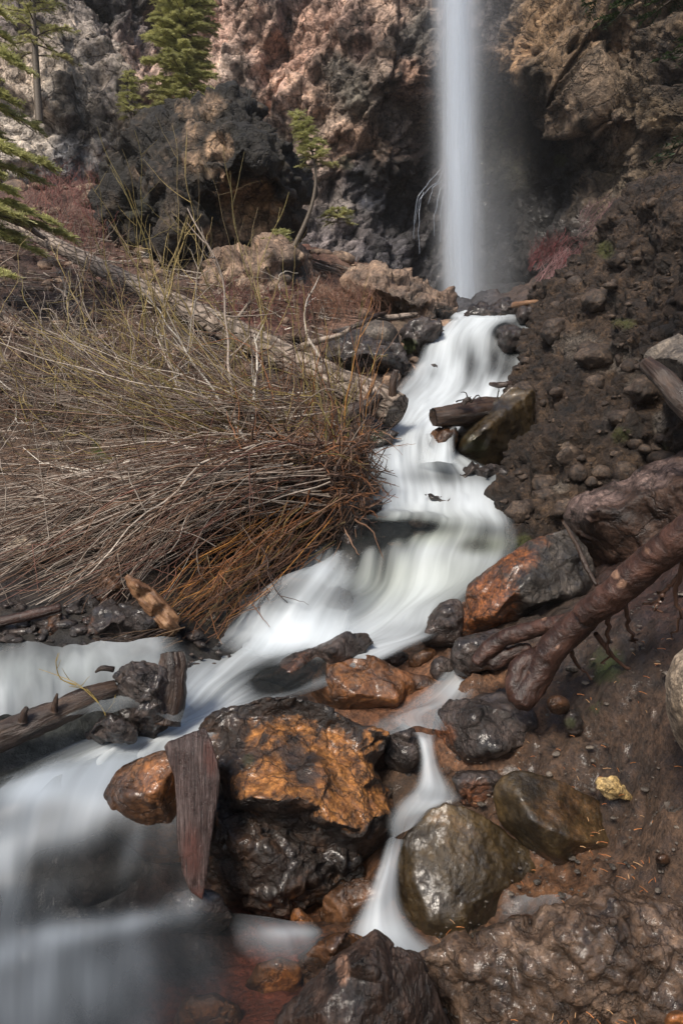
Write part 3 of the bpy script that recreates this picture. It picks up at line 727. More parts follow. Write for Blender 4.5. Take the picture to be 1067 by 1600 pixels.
# ================================================================ water
def water_mat(name, col=(0.84, 0.92, 0.97), dark=(0.010, 0.013, 0.013), streak=(18, 0.9), clear_alpha=0.55, tint=(0.5, 0.56, 0.42), cspec=0.3):
    """'foam' attribute R = how white, G = how present at all, B = greenish"""
    k = NT(name)
    fo = k.n('SeparateColor', {0: k.n('Attribute', attribute_name='foam').outputs[0]})
    uv = k.n('UVMap').outputs[0]
    s1 = k.noise(k.n('VectorMath', {0: uv, 1: (streak[0], streak[1], 1)}, operation='MULTIPLY').outputs[0], 1.0, 3, 0.5, 0.3)
    s2 = k.noise(k.n('VectorMath', {0: uv, 1: (streak[0] * .3, streak[1] * .6, 1)}, operation='MULTIPLY').outputs[0], 1.0, 3, 0.5, 0.2)
    s = k.math('ADD', k.math('MULTIPLY', s1, 0.45), k.math('MULTIPLY', s2, 0.55))
    m = k.math('MULTIPLY', k.math('SUBTRACT', s, 0.5), 1.5)
    # the streaks show most where the sheet is half white
    edge = k.math('MULTIPLY', k.math('MULTIPLY', fo.outputs[0], k.math('SUBTRACT', 1.15, fo.outputs[0])), 2.2)
    w = k.math('ADD', fo.outputs[0], k.math('MULTIPLY', m, edge), clamp=True)
    white = k.mix(fo.outputs[2], col, tint)
    wd = k.n('BsdfDiffuse', {'Color': white}).outputs[0]
    wt = k.n('BsdfTranslucent', {'Color': white}).outputs[0]
    wg = k.n('BsdfPrincipled', {'Base Color': white, 'Roughness': 0.45}).outputs[0]
    wsh = k.n('MixShader', {0: 0.3, 1: wg, 2: wt}).outputs[0]
    bmp = k.bump(s2, 0.5, 0.02)
    clear = k.n('BsdfPrincipled', {'Base Color': (*dark, 1), 'Roughness': 0.42, 'Specular IOR Level': cspec, 'Normal': bmp}).outputs[0]
    cl = k.n('MixShader', {0: clear_alpha, 1: k.n('BsdfTransparent').outputs[0], 2: clear}).outputs[0]
    sh = k.n('MixShader', {0: w, 1: cl, 2: wsh}).outputs[0]
    pres = k.math('ADD', fo.outputs[1], k.math('MULTIPLY', m, k.math('MULTIPLY', k.math('MULTIPLY', fo.outputs[1], k.math('SUBTRACT', 1.0, fo.outputs[1])), 2.5)), clamp=True)
    fin = k.n('MixShader', {0: pres, 1: k.n('BsdfTransparent').outputs[0], 2: sh}).outputs[0]
    k.t.links.new(fin, k.out.inputs[0])
    return k.m

def water(name, rows, mat, nu=60, step=9, lift=0.0, label=None, edge=0.14, green=(), fd=None, wob=0.012, kind='structure', cat=None, foam_shade_blobs=(), endfade=(0.0, 0.0), var=1.0, base=0.0):
    """rows from upstream to downstream: each a list of (px, py, Y, foam) across the flow"""
    G = []
    for r in rows:
        A = np.array([[*P(q[0], q[1], q[2]), q[3]] for q in r])
        G.append(spline(A, nu))
    G = np.array(G)                                    # rows, nu, 4
    nr = (len(rows) - 1) * step + 1
    S = spline(G.reshape(len(rows), -1), nr).reshape(nr, nu, 4)
    V = S[..., :3].reshape(-1, 3).copy(); foam = np.clip(S[..., 3].reshape(-1), 0, 1)
    _big = None
    mid = S[:, nu // 2, :3]
    L = np.concatenate([[0], np.cumsum(np.linalg.norm(np.diff(mid, axis=0), axis=1))])
    W = np.linalg.norm(S[:, -1, :3] - S[:, 0, :3], axis=1)
    uu = np.linspace(0, 1, nu)
    uv = np.stack([np.tile(uu, nr) * W.mean(), np.repeat(L, nu)], 1)
    e = np.minimum(np.tile(uu, nr), 1 - np.tile(uu, nr)) / edge
    pres = np.clip(e, 0, 1); pres = pres * pres * (3 - 2 * pres)
    t = np.repeat(np.linspace(0, 1, nr), nu)
    if endfade[0]: pres *= np.clip(t / endfade[0], 0, 1)
    if endfade[1]: pres *= np.clip((1 - t) / endfade[1], 0, 1)
    V[:, 2] += lift + fbm(np.stack([uv[:, 0] * 6, uv[:, 1] * 1.5, np.zeros(len(uv))], 1), 3, 5) * wob * 3
    ppx, ppy = proj(V)
    foam = np.clip(foam + base + .30 * var * fbm(np.stack([uv[:, 0] * 3.2, uv[:, 1] * 1.1, np.zeros(len(uv))], 1), 3, 12) - .04, 0, 1)
    for b in foam_shade_blobs:                                # (px, py, rx, ry, delta): thinner or thicker water, also painted shading of the steps
        ca, sa = math.cos(R(b[5] if len(b) > 5 else 0)), math.sin(R(b[5] if len(b) > 5 else 0))
        bx_, by_ = ppx - b[0], ppy - b[1]
        w_ = np.exp(-(((bx_ * ca + by_ * sa) / b[2]) ** 2 + ((-bx_ * sa + by_ * ca) / b[3]) ** 2))
        foam = np.clip(foam + b[4] * w_, 0, 1)
    gcol = np.zeros(len(V))
    for b in green: gcol = np.maximum(gcol, b[4] * np.exp(-(((ppx - b[0]) / b[2]) ** 2 + ((ppy - b[1]) / b[3]) ** 2)))
    o = make(name, V, gridfaces(nr, nu), mat, None, {'foam': np.stack([foam, pres, gcol], 1)}, uv)
    tag(o, label, cat, kind=kind)
    return o

M['water'] = water_mat('flowing_water')
M['pool'] = water_mat('pool_water', clear_alpha=0.3, streak=(6, 2.5), cspec=.35)
M['strand'] = water_mat('falling_strands', col=(0.82, 0.89, 0.96), streak=(11, .22))
M['veil'] = water_mat('veil_water', clear_alpha=0.15, streak=(16, .8), cspec=.1)
M['thin'] = water_mat('thin_water', clear_alpha=0.12, streak=(30, 1.2))

S = lambda *a: a
main = [
 [(700,489,9.0,.6),(722,487,9.0,.8),(760,489,9.0,.7),(800,490,9.0,.5),(836,492,9.0,.3)],
 [(700,500,7.6,.7),(725,496,7.6,.9),(765,494,7.6,.85),(800,496,7.6,.7),(836,499,7.6,.5)],
 [(688,512,7.4,.7),(718,501,7.4,.9),(765,498,7.4,.8),(800,502,7.4,.55),(836,505,7.3,.5)],
 [(662,538,7.1,.8),(700,527,7.15,.95),(745,520,7.2,.8),(790,520,7.2,.5),(836,520,7.1,.55)],
 [(648,568,6.8,.85),(690,565,6.9,.95),(740,560,7.0,.75),(785,560,7.0,.6),(826,557,6.9,.7)],
 [(628,595,6.4,.8),(680,597,6.5,.98),(730,600,6.55,.85),(770,602,6.6,.8),(812,592,6.6,.85)],
 [(604,622,6.1,.6),(655,628,6.1,1),(700,632,6.15,1),(745,634,6.2,1),(796,618,6.2,.8)],
 [(596,655,5.8,.3),(635,655,5.8,.85),(665,655,5.8,1),(700,655,5.8,.9),(745,655,5.8,.7)],
 [(535,690,5.35,.4),(600,686,5.35,.8),(650,686,5.35,1),(685,692,5.35,.95),(722,705,5.3,.6)],
 [(530,722,5.0,.5),(600,722,5.0,.95),(650,726,5.0,1),(715,738,5.0,.85),(790,745,4.95,.5)],
 [(530,765,4.75,.6),(600,762,4.75,.85),(660,765,4.75,1),(720,770,4.7,.9),(800,770,4.7,.7)],
 [(520,795,4.45,.7),(600,794,4.45,.95),(660,796,4.45,1),(720,797,4.4,.95),(800,800,4.4,.8)],
 [(515,812,4.2,.4),(610,804,4.15,.6),(670,806,4.15,.65),(730,818,4.1,.75),(810,828,4.1,.7)],
 [(490,850,4.0,.3),(575,846,3.95,.5),(640,850,3.95,.75),(710,862,3.95,.8),(812,858,3.95,.8)],
 [(420,900,3.85,.5),(555,910,3.78,.8),(620,915,3.78,.9),(700,908,3.75,.95),(790,885,3.75,.8)],
 [(335,945,3.66,.5),(480,945,3.56,.75),(590,955,3.55,.95),(650,950,3.5,1),(745,930,3.5,.7)],
 [(295,985,3.42,.6),(430,985,3.35,.85),(530,988,3.3,1),(620,990,3.25,.95),(725,975,3.25,.4)],
 [(278,1010,3.2,.5),(370,1020,3.1,.95),(450,1025,3.05,.9),(530,1022,3.0,.7),(640,1018,3.0,.5)],
 [(262,1050,2.8,.6),(320,1060,2.8,1),(370,1070,2.8,.9),(430,1080,2.8,.4),(520,1070,2.85,.3)],
 [(200,1110,2.55,.5),(262,1110,2.6,.95),(310,1115,2.6,.95),(350,1112,2.6,.7),(400,1110,2.6,.4)],
 [(-60,1230,2.170,0.15),(60,1195,2.260,0.4),(150,1175,2.327,0.65),(240,1165,2.360,0.85),(340,1162,2.368,0.6)],
 [(-140,1300,2.060,0.08),(0,1262,2.098,0.2),(110,1232,2.165,0.35),(215,1225,2.183,0.45),(320,1225,2.183,0.35)],
 [(-220,1370,1.980,0.03),(-20,1330,2.020,0.08),(90,1300,2.060,0.14),(190,1288,2.072,0.14),(345,1290,2.070,0.1)],
 [(-260,1430,1.880,0.02),(-30,1400,1.930,0.03),(80,1372,1.977,0.03),(190,1362,1.988,0.03),(360,1362,1.988,0.03)],
 [(-300,1480,1.750,0.02),(-50,1450,1.820,0.03),(70,1428,1.883,0.03),(200,1425,1.888,0.03),(380,1432,1.874,0.03)],
 [(-300,1540,1.616,0.02),(-50,1500,1.700,0.03),(70,1480,1.750,0.03),(200,1475,1.762,0.03),(390,1475,1.762,0.02)],
 [(-300,1580,1.548,0.02),(-60,1560,1.582,0.03),(70,1550,1.599,0.03),(200,1545,1.608,0.02),(420,1540,1.616,0.0)],
 [(-300,1650,1.430,0.02),(-60,1650,1.430,0.02),(70,1650,1.430,0.02),(200,1650,1.430,0.0),(420,1650,1.430,0.0)],
]
M['soft'] = water_mat('slow_soft_water', col=(0.5, 0.57, 0.64), dark=(0.004, 0.005, 0.006), streak=(8.0, 0.8), clear_alpha=0.62, cspec=0.04)
water('water', main[:22], M['water'], 130, 14, label=None, edge=0.10, base=-.17, endfade=(0, .06), var=1.3,
      foam_shade_blobs=[(785, 518, 16, 14, -.7), (812, 542, 20, 11, -.7), (800, 580, 30, 30, -.3), (735, 565, 14, 34, -.45), (770, 560, 12, 30, -.3), (560, 832, 44, 20, -.75), (650, 824, 80, 14, -.6), (548, 860, 16, 44, -.5), (635, 850, 12, 20, -.3), (600, 880, 14, 40, -.25), (690, 560, 16, 40, .15), (745, 852, 34, 14, -.5), (770, 830, 30, 14, -.4), (460, 925, 50, 22, -.6), (570, 720, 30, 40, -.3), (570, 765, 40, 24, -.45), (600, 660, 20, 20, -.5), (700, 745, 60, 16, -.3), (640, 985, 80, 12, -.15),  # includes dark lip, gaps and left-side shadow painted in as less white
                  (545, 940, 14, 18, -.35), (430, 1060, 60, 30, -.55), (520, 1040, 70, 22, -.5), (700, 985, 30, 20, -.5), (690, 745, 60, 10, -.1), (580, 760, 30, 30, -.25), (720, 690, 24, 20, -.3), (400, 940, 10, 40, .35), (20, 1350, 16, 40, .35),
                  (120, 1450, 100, 22, .2), (250, 1440, 60, 16, .25), (100, 1560, 40, 60, .15), (250, 1250, 40, 16, .25), (590, 640, 30, 40, -.2)],
      green=[(650, 830, 110, 26, .7), (600, 900, 80, 50, .5), (700, 900, 90, 50, .35), (760, 850, 50, 20, .8)])

water('water', main[20:], M['soft'], 110, 14, edge=0.28, lift=.004, wob=.003, var=.9, endfade=(.06, 0),
      foam_shade_blobs=[(110, 1290, 150, 30, .22, -22), (262, 1300, 30, 50, .16, 10), (60, 1395, 60, 26, .05, -20), (150, 1520, 140, 60, .05), (60, 1225, 160, 30, .40, -8), (150, 1250, 150, 22, .22, 6), (265, 1250, 60, 16, .35, 20), (60, 1290, 110, 34, .16, -10), (4, 1345, 22, 46, .34), (215, 1310, 16, 50, .14, 20), (300, 1412, 34, 22, .42, -30), (225, 1438, 60, 15, .34, -10), (110, 1456, 90, 18, .30, -6),
                  (0, 1492, 90, 22, .22, -12), (60, 1530, 26, 60, .12, 8), (140, 1530, 24, 60, .12, -4), (220, 1500, 26, 50, .12, -16), (20, 1580, 60, 60, .08)])
water('water', [[(480,885,3.72,.25),(515,868,3.78,.5),(550,862,3.82,.6),(590,862,3.85,.5)],
                [(410,912,3.50,.3),(470,892,3.46,.5),(530,905,3.50,.6),(590,930,3.58,.6)],
                [(360,950,3.42,.3),(430,935,3.36,.35),(500,950,3.38,.5),(580,965,3.42,.6)],
                [(325,985,3.30,.4),(400,985,3.24,.65),(480,990,3.22,.8),(570,995,3.25,.7)],
                [(290,1015,3.12,.3),(370,1025,3.06,.7),(450,1030,3.04,.7),(540,1028,3.06,.5)]], M['veil'], 70, 12, edge=.2, var=2.2, base=-.27, endfade=(.2, .2))
# side pool, lower pool, shallow channels
water('water', [[(-400,990,2.9,.1),(-60,1000,2.85,.25),(60,1005,2.82,.3),(160,1008,2.8,.35),(290,1000,2.8,.3)],
                [(-400,1030,2.6,.3),(-60,1035,2.6,.5),(60,1035,2.6,.5),(160,1035,2.62,.4),(300,1030,2.65,.5)],
                [(-400,1080,2.42,.25),(-60,1075,2.42,.5),(60,1075,2.42,.45),(160,1075,2.45,.3),(300,1080,2.5,.5)],
                [(-400,1150,2.25,.2),(-60,1130,2.28,.3),(60,1120,2.3,.25),(160,1110,2.3,.1),(300,1130,2.35,.3)]], M['pool'], 60, 10, edge=0.12, green=[(60, 1040, 200, 50, .2)])
water('water', [[(250,1432,1.90,.1),(330,1425,1.92,.05),(430,1435,1.92,.25),(520,1440,1.92,.2),(700,1440,1.9,0)],
                [(250,1470,1.80,.15),(340,1470,1.8,.05),(440,1462,1.8,.45),(500,1475,1.8,.35),(700,1480,1.78,.1)],
                [(250,1530,1.66,.1),(340,1530,1.66,.0),(440,1525,1.66,.06),(520,1530,1.66,0),(700,1540,1.64,0)],
                [(250,1640,1.48,.05),(340,1640,1.48,0),(440,1640,1.48,.0),(520,1640,1.48,0),(700,1640,1.48,0)]], M['pool'], 60, 10, edge=0.1, base=-.08, var=.25, wob=.002, foam_shade_blobs=[(460, 1456, 44, 10, .4), (540, 1460, 40, 30, -.6), (280, 1470, 40, 60, -.4)])
water('water', [[(700,1010,3.05,.5),(740,1030,3.0,.3),(770,1045,2.95,.1)],
                [(680,1050,2.9,.25),(710,1060,2.87,.6),(745,1070,2.85,.2)],
                [(620,1095,2.72,.15),(680,1098,2.7,.3),(745,1085,2.72,.1)],
                [(570,1125,2.6,.1),(640,1122,2.6,.18),(720,1120,2.6,.1)],
                [(590,1142,2.52,.1),(650,1142,2.52,.2),(700,1140,2.52,.1)]], M['thin'], 40, 12, edge=.2)
water('waterfall', [[(640,1138,2.53,.2),(660,1138,2.53,.6),(684,1138,2.53,.2)],
                [(648,1148,2.47,.2),(664,1150,2.45,.85),(682,1150,2.47,.2)],
                [(652,1185,2.42,.3),(670,1188,2.39,.8),(690,1188,2.42,.2)],
                [(640,1222,2.36,.3),(672,1224,2.32,.75),(712,1226,2.36,.3)],
                [(610,1250,2.27,.25),(655,1248,2.22,.6),(725,1250,2.26,.5)],
                [(600,1275,2.2,.2),(635,1275,2.15,.4),(690,1272,2.2,.1)],
                [(605,1300,2.1,.1),(628,1300,2.05,.3),(652,1300,2.1,.1)],], M['thin'], 36, 12, edge=.3, label='narrow white trickle falling between the orange rock and the purple rock', kind='thing', cat='waterfall')
water('waterfall', [[(600,1305,2.12,.2),(616,1300,2.08,.4),(634,1300,2.1,.3)],
                [(588,1340,2.03,.3),(606,1338,1.98,.7),(626,1335,2.0,.4)],
                [(566,1395,1.95,.4),(592,1398,1.88,.75),(630,1400,1.92,.35)],
                [(540,1440,1.88,.4),(590,1452,1.8,.85),(655,1450,1.84,.4)],
                [(520,1478,1.8,.2),(595,1488,1.72,.6),(700,1490,1.76,.4)]], M['thin'], 40, 14, edge=.25, label='small fan of white water falling left of the round wet boulder', kind='thing', cat='waterfall')
water('water', [[(750,1362,2.12,.1),(860,1365,2.1,.5),(900,1370,2.1,.1)],
                [(740,1400,1.96,.0),(830,1395,1.97,.25),(940,1395,1.98,.0)],
                [(700,1460,1.8,.0),(800,1440,1.83,.0),(920,1430,1.85,.0)],
                [(690,1490,1.74,.0),(780,1470,1.76,.0),(860,1465,1.78,.0)]], M['thin'], 40, 10, edge=.12)
water('water', [[(655,675,5.3,.2),(690,672,5.2,.5),(712,668,5.1,.2)], [(650,690,5.1,.2),(690,695,5.0,.7),(712,700,5.0,.2)], [(640,720,5.0,.3),(688,722,4.9,.6),(720,725,4.95,.2)]], M['thin'], 24, 8, edge=.3)
# trickles beside the foot of the tall fall
TR = []
for pts in ([(694,262,15.6),(672,280,15.5),(656,302,15.4),(648,340,15.4),(646,372,15.4)], [(694,268,15.6),(680,284,15.5),(664,300,15.4),(652,318,15.4),(650,350,15.4)], [(696,285,15.5),(686,300,15.4),(680,330,15.4),(678,370,15.4)],
            [(690,280,15.5),(676,296,15.4),(668,318,15.4)], [(696,296,15.5),(690,320,15.4),(688,380,15.4)], [(660,300,15.4),(654,330,15.35),(655,395,15.3)]): TR.append(pts)
tr_t = Tubes()
for k_, pts in enumerate(TR):
    c_ = spline(np.array([P(*q) for q in pts]), 24)
    c_ = c_ + np.stack([fbm(np.stack([np.linspace(0, 5, 24), np.full(24, k_ * 3.1), np.zeros(24)], 1), 3, j_) * .05 for j_ in range(3)], 1)
    tr_t.add(c_, np.array([.008, .008, .004]), 5, (.24, .28, .34))
tag(tr_t.build('waterfall', twig_mat('trickling_water', 0.2)), 'thin white trickles running down dark rock left of the tall fall', 'waterfall')
# tall fall: a falling column of spray
A, B = P(706, -420, 14.9), P(722, 487, 14.9)
FALL_H = float(np.linalg.norm(B - A))
def fall_mat():
    k = NT('falling_spray')
    co = k.n('TexCoord').outputs['Object']
    s = k.n('SeparateXYZ', {0: co})
    x, y, z = s.outputs
    st = k.n('TexNoise', {'Vector': k.n('VectorMath', {0: co, 1: (5.0, 5.0, 0.35)}, operation='MULTIPLY').outputs[0], 'Scale': 1.0, 'Detail': 3.0}).outputs[0]
    def column(cx, w, dens):
        dx = k.math('SUBTRACT', x, cx)
        r2 = k.math('ADD', k.math('MULTIPLY', dx, dx), k.math('MULTIPLY', y, y))
        g = k.math('POWER', 2.718, k.math('MULTIPLY', r2, -1.0 / (w * w)))
        return k.math('MULTIPLY', g, dens)
    core = k.math('MULTIPLY', column(0.0, 0.30, 5.5), k.maprange(st, 0.3, 0.7, 0.5, 1.5))
    foot = k.maprange(z, -FALL_H, -FALL_H + 3.5, 3.2, 1.0)          # spray thickens where the fall lands
    halo = k.math('MULTIPLY', k.math('MULTIPLY', column(0.5, 0.6, 0.13), foot), k.maprange(st, 0.3, 0.7, 0.6, 1.4))
    d = k.math('ADD', core, halo)
    v = k.n('VolumePrincipled', {'Color': (0.88, 0.93, 0.99, 1), 'Density': d, 'Anisotropy': 0.1})
    k.t.links.new(v.outputs[0], k.out.inputs['Volume'])
    return k.m
ax = (B - A); Lf = np.linalg.norm(ax)
ang = np.linspace(0, 2 * np.pi, 32, endpoint=False)
Vw = []
for i, zz in enumerate(np.linspace(0, 1, 12)):
    for a_ in ang: Vw.append((0.45 + 1.35 * math.cos(a_), 1.1 * math.sin(a_), -zz * Lf))
Vw = np.array(Vw)
i = np.arange(11)[:, None] * 32; j = np.arange(32)[None, :]; kk = (j + 1) % 32
Fw = [np.stack([i + j, i + 32 + j, i + 32 + kk, i + kk], -1).reshape(-1, 4)]
Vw = np.concatenate([Vw, [[0.45, 0, 0], [0.45, 0, -Lf]]])
t0 = np.arange(32)
Fw.append(np.stack([np.full(32, 384), t0, (t0 + 1) % 32], 1)); Fw.append(np.stack([np.full(32, 385), 352 + (t0 + 1) % 32, 352 + t0], 1))
wf = make('waterfall', Vw, Fw, fall_mat(), origin=np.zeros(3))
wf.location = A
wf.rotation_euler = (0, 0, 0)
tilt = math.atan2(B[0] - A[0], A[2] - B[2])
wf.rotation_euler = (0, -tilt, 0)
for r_, sd, fo_ in ((.07, 1, .9), (.13, 2, .7), (.19, 3, .45), (.25, 4, .2)):
    nz_, na_ = 90, 28
    zz = np.linspace(0, 1, nz_); aa = np.linspace(0, 2 * np.pi, na_)
    Z_, A_ = np.meshgrid(zz, aa, indexing='ij')
    grow = 1 + .35 * Z_
    q_ = np.stack([np.cos(A_).ravel() * 1.2, np.sin(A_).ravel() * 1.2, Z_.ravel() * 9], 1)
    rr_ = r_ * grow.ravel() * (1 + .22 * fbm(q_, 3, sd * 7))
    Vt = np.stack([rr_ * np.cos(A_).ravel(), rr_ * .8 * np.sin(A_).ravel(), -Z_.ravel() * Lf], 1)
    fm = np.stack([np.full(len(Vt), 1.0), np.full(len(Vt), fo_ * .62), np.zeros(len(Vt))], 1)
    st_ = make('strand', Vt, gridfaces(nz_, na_), M['strand'], None, {'foam': fm}, np.stack([A_.ravel() * .3, Z_.ravel() * Lf], 1), origin=np.zeros(3))
    st_.parent = wf; st_.location = (0, 0, 0)
tag(wf, 'tall narrow white waterfall plunging down in front of the dark cliff', 'waterfall')

# ================================================================ rocks
# big dark lava boulder behind the brush
rock('boulder', 'huge dark craggy boulder with tan hollows rising behind the bare brush', [(147,304,.5),(172,263,.3),(192,223,.3),(218,202,.2),(253,187),(283,167),(314,157),(344,142),(374,147),(405,167),(425,202),(445,238),(466,263),(481,299,.3),(473,329,.4),(466,364,.3),(461,382,.2),(430,374,-.2),(395,385,-.3),(364,374,-.4),(349,405,-.3),(324,405,-.2),(304,470),(273,470),(243,450),(213,425,.1),(177,390,.2),(152,350,.4)],
     [(250,260,-.9),(300,220,-.8),(340,190,-.6),(300,300,-1.1),(345,235,-1.0),(360,262,-1.2),(378,232,-1.3),(400,220,-.9),(350,310,-.55),(372,330,-.45),(400,320,-.35),(400,285,-.55),(425,270,-1.1),(450,300,-.6),(440,330,-.4),(330,350,-.6),(260,380,-1.0),(240,330,-.9),(200,290,-.5),(290,420,-.5),(385,195,-.7)],
     10.6, 2.6, M['dark'], amp=.24, scale=1.5, kind='facet', voxel=.034, sm=2, seed=5,
     blobs=[(342,228,24,1.1),(372,320,34,1.0),(400,310,30,1.1),(330,165,28,.6),(290,172,24,.55),(345,285,22,1.0), (400,350,30,.8), (300,250,26,.5),(380,345,32,1.0),(340,370,24,.7),(250,270,50,.38),(425,330,24,.5),(300,220,40,.35),(210,330,50,.6,1),(290,180,40,.4,1)], cat='boulder')
rock('boulder', 'tan broken rock mass under the dark craggy boulder', [(330,440),(345,400),(372,385),(400,392),(425,372),(450,380),(472,398),(488,430),(505,470),(470,500),(340,500)],
     [(380,420,-.6),(430,400,-.5),(440,450,-.6),(400,470,-.7),(470,440,-.3)], 9.2, 1.8, M['tan'], amp=.2, scale=1.8, kind='facet', voxel=.04, seed=9, cat='boulder', blobs=[(460,425,28,.9),(350,470,20,.5)])
rock('boulder', 'weathered brown boulder between the dark crag and the plunging fall', [(540,440),(552,428),(580,422),(615,430),(650,442),(690,462),(714,486),(708,512),(670,520),(600,500),(540,490)],
     [(590,450,-.5),(640,470,-.5),(680,490,-.3)], 8.6, 1.8, M['tan'], amp=.18, scale=2.2, kind='facet', voxel=.035, seed=12, cat='boulder', blobs=[(640,470,60,.45),(690,495,30,.8)])
rock('boulder', 'smooth brown rounded boulder left of the upper cascade', [(560,522),(566,508),(584,499),(604,500),(620,512),(626,532),(622,556),(560,556)], [], 7.05, .6, M['grey'], amp=.03, scale=3, bulge=.3, blobs=[(600,520,60,.3)], cat='boulder')
rock('boulder', 'dark wet boulder half draped by twigs left of the upper cascade', [(508,560),(516,532),(532,520),(562,520),(600,528),(630,542),(645,570),(640,596),(600,600),(540,600)], [(570,550,-.3),(540,560,-.3),(610,560,-.3)], 6.75, .9, M['purple'], amp=.07, scale=3, kind='facet', cat='boulder')
rock('rock', 'mossy dark ledge at the left lip of the upper cascade', [(625,515),(640,505),(662,500),(690,505),(700,518),(672,532),(655,556),(640,585),(628,580),(634,545)], [(650,530,-.15),(665,515,-.15)], 7.15, .7, M['purple'], amp=.07, scale=4, kind='facet', blobs=[(640,540,16,.9,1)])
rock('rock', 'jagged dark rock on the right lip of the upper cascade', [(725,498),(728,486),(742,476),(758,482),(775,478),(795,467),(806,474),(812,492),(800,500),(760,502)], [(770,488,-.12),(795,482,-.12)], 7.7, .6, M['purple'], amp=.07, scale=4.5, kind='facet')
rock('rock', 'small dark rock against the bank at the top lip', [(806,496),(812,480),(832,476),(846,490),(840,506),(812,508)], [], 7.3, .5, M['purple'], amp=.05, scale=5, bulge=.1)
rock('rock', 'low dark hump showing through the water of the upper cascade', [(772,535),(778,512),(800,507),(822,512),(832,530),(815,545),(790,552)], [], 7.1, .5, M['purple'], amp=.05, scale=4, bulge=.2)
# rocks at the right of the middle cascade
rock('boulder', 'sloping olive brown boulder beside the cut log in the stream', [(700,712),(708,684),(724,662),(748,645),(777,619),(800,600),(830,610),(840,690),(805,722),(780,738),(748,742),(718,728)], [(760,670,-.3),(735,690,-.3),(780,650,-.2),(760,715,-.15)], 5.35, .8, M['boulder'], amp=.04, scale=3, cat='boulder', blobs=[(740,700,30,.7,1)])
rock('rock', 'small reddish wet rock under the cut log in the stream', [(672,698),(678,680),(692,668),(712,668),(718,684),(706,704),(688,708)], [], 5.15, .35, M['brown'], amp=.03, scale=6, bulge=.1, kind='facet')
rock('rock', 'flat dark rock awash below the sloping olive boulder', [(712,742),(726,735),(748,730),(775,726),(800,735),(805,752),(760,758),(725,752)], [(760,738,-.1)], 4.95, .4, M['purple'], amp=.04, scale=6, kind='facet')
rock('rock', 'thin dark blade of rock breaking the foam in midstream', [(660,772),(690,776),(716,783),(737,790),(735,798),(715,796),(685,788)], [(705,785,-.05)], 4.62, .25, M['purple'], amp=.02, scale=8, kind='facet')
rock('rock', 'tiny black rock at the end of the midstream blade', [(732,789),(742,786),(752,790),(750,797),(735,797)], [], 4.5, .1, M['purple'], amp=.01, scale=14, bulge=.03)
rock('rock', 'dark ledge rock at the left bank under the brush', [(545,800),(556,790),(574,786),(592,788),(596,798),(580,806),(552,812)], [(572,794,-.08)], 4.35, .4, M['purple'], amp=.03, scale=7, kind='facet')
rock('rock', 'mossy rock at the water edge below the end of the fallen trunk', [(558,690),(570,678),(592,672),(612,676),(618,690),(598,702),(570,704)], [], 5.3, .4, M['purple'], amp=.04, scale=7, bulge=.1, kind='facet', blobs=[(590,682,20,.7,1)])
rock('rock', 'black rock face behind the thin strands left of the green lip', [(500,905),(505,870),(520,838),(545,815),(580,808),(590,830),(570,860),(552,905),(530,930)], [(545,850,-.1)], 4.05, .5, M['purple'], amp=.05, scale=4, kind='facet')
rock('rock', 'dark hump veiled by falling water below the left bank', [(375,1000),(388,958),(412,925),(445,902),(478,898),(505,915),(525,945),(500,985),(440,1010)], [(440,940,-.15),(480,930,-.15)], 3.62, .6, M['purple'], amp=.04, scale=4)
rock('rock', 'small veiled stone beside the dark hump in the cascade', [(498,952),(508,925),(528,915),(548,925),(552,950),(535,972),(508,972)], [], 3.6, .3, M['purple'], amp=.02, scale=6, bulge=.1)
rock('rock', 'long smooth brown rock under thin water in the middle of the stream', [(362,1105),(395,1062),(440,1028),(490,1012),(540,988),(578,987),(590,1005),(560,1028),(510,1060),(460,1095),(400,1125)], [(450,1050,-.12),(520,1018,-.12)], 3.0, .4, M['purple'], amp=.03, scale=3, blobs=[(480,1070,60,.5)])
rock('rock', 'dark rock low in the water left of the rusty orange slab', [(655,1000),(665,965),(690,945),(715,940),(730,965),(722,1000),(690,1015)], [], 3.3, .4, M['purple'], amp=.04, scale=5, bulge=.1)
# right side
rock('boulder', 'wet rusty orange rock with a grey right face at the cascade edge', [(706,988),(708,966),(728,931),(728,914),(761,888),(804,861),(826,844),(857,835),(890,826),(915,857),(930,888),(930,923),(900,950),(840,962),(787,980),(756,992),(721,1003)],
     [(760,930,-.12),(800,885,-.10),(840,855,-.05),(745,965,-.12),(850,880,-.10),(828,900,-.20),(806,925,-.22),(775,960,-.20),(870,900,-.13),(890,930,-.16),(835,945,-.20)],
     3.3, .6, M['rust'], amp=.022, scale=5, kind='mix', cat='boulder', blobs=[(775,940,(60,50),1.0),(815,880,(50,30),.8),(850,845,24,.5),(735,970,30,.8),(860,920,(60,50),-1.0)])
rock('boulder', 'large angular slab with a pinkish top lying against the bank at the right', [(883,806),(892,786),(918,768),(944,756),(984,748),(993,734),(1032,721),(1067,706),(1130,690),(1240,720),(1240,960),(1000,1000),(940,920),(905,860),(886,826)],
     [(884,815,-.1),(923,797,-.35),(962,800,-.40),(1001,776,-.42),(1038,762,-.5),(1045,740,-.4),(1100,760,-.7),(960,860,-.3),(1030,880,-.45),(1100,900,-.6)],
     3.75, .9, M['slab'], amp=.026, scale=3, kind='facet', sm=0, cat='boulder', fine=.35, blobs=[(930,778,(50,14),1),(1000,750,(50,16),1),(1050,728,(40,16),.9),(905,795,24,.8)])
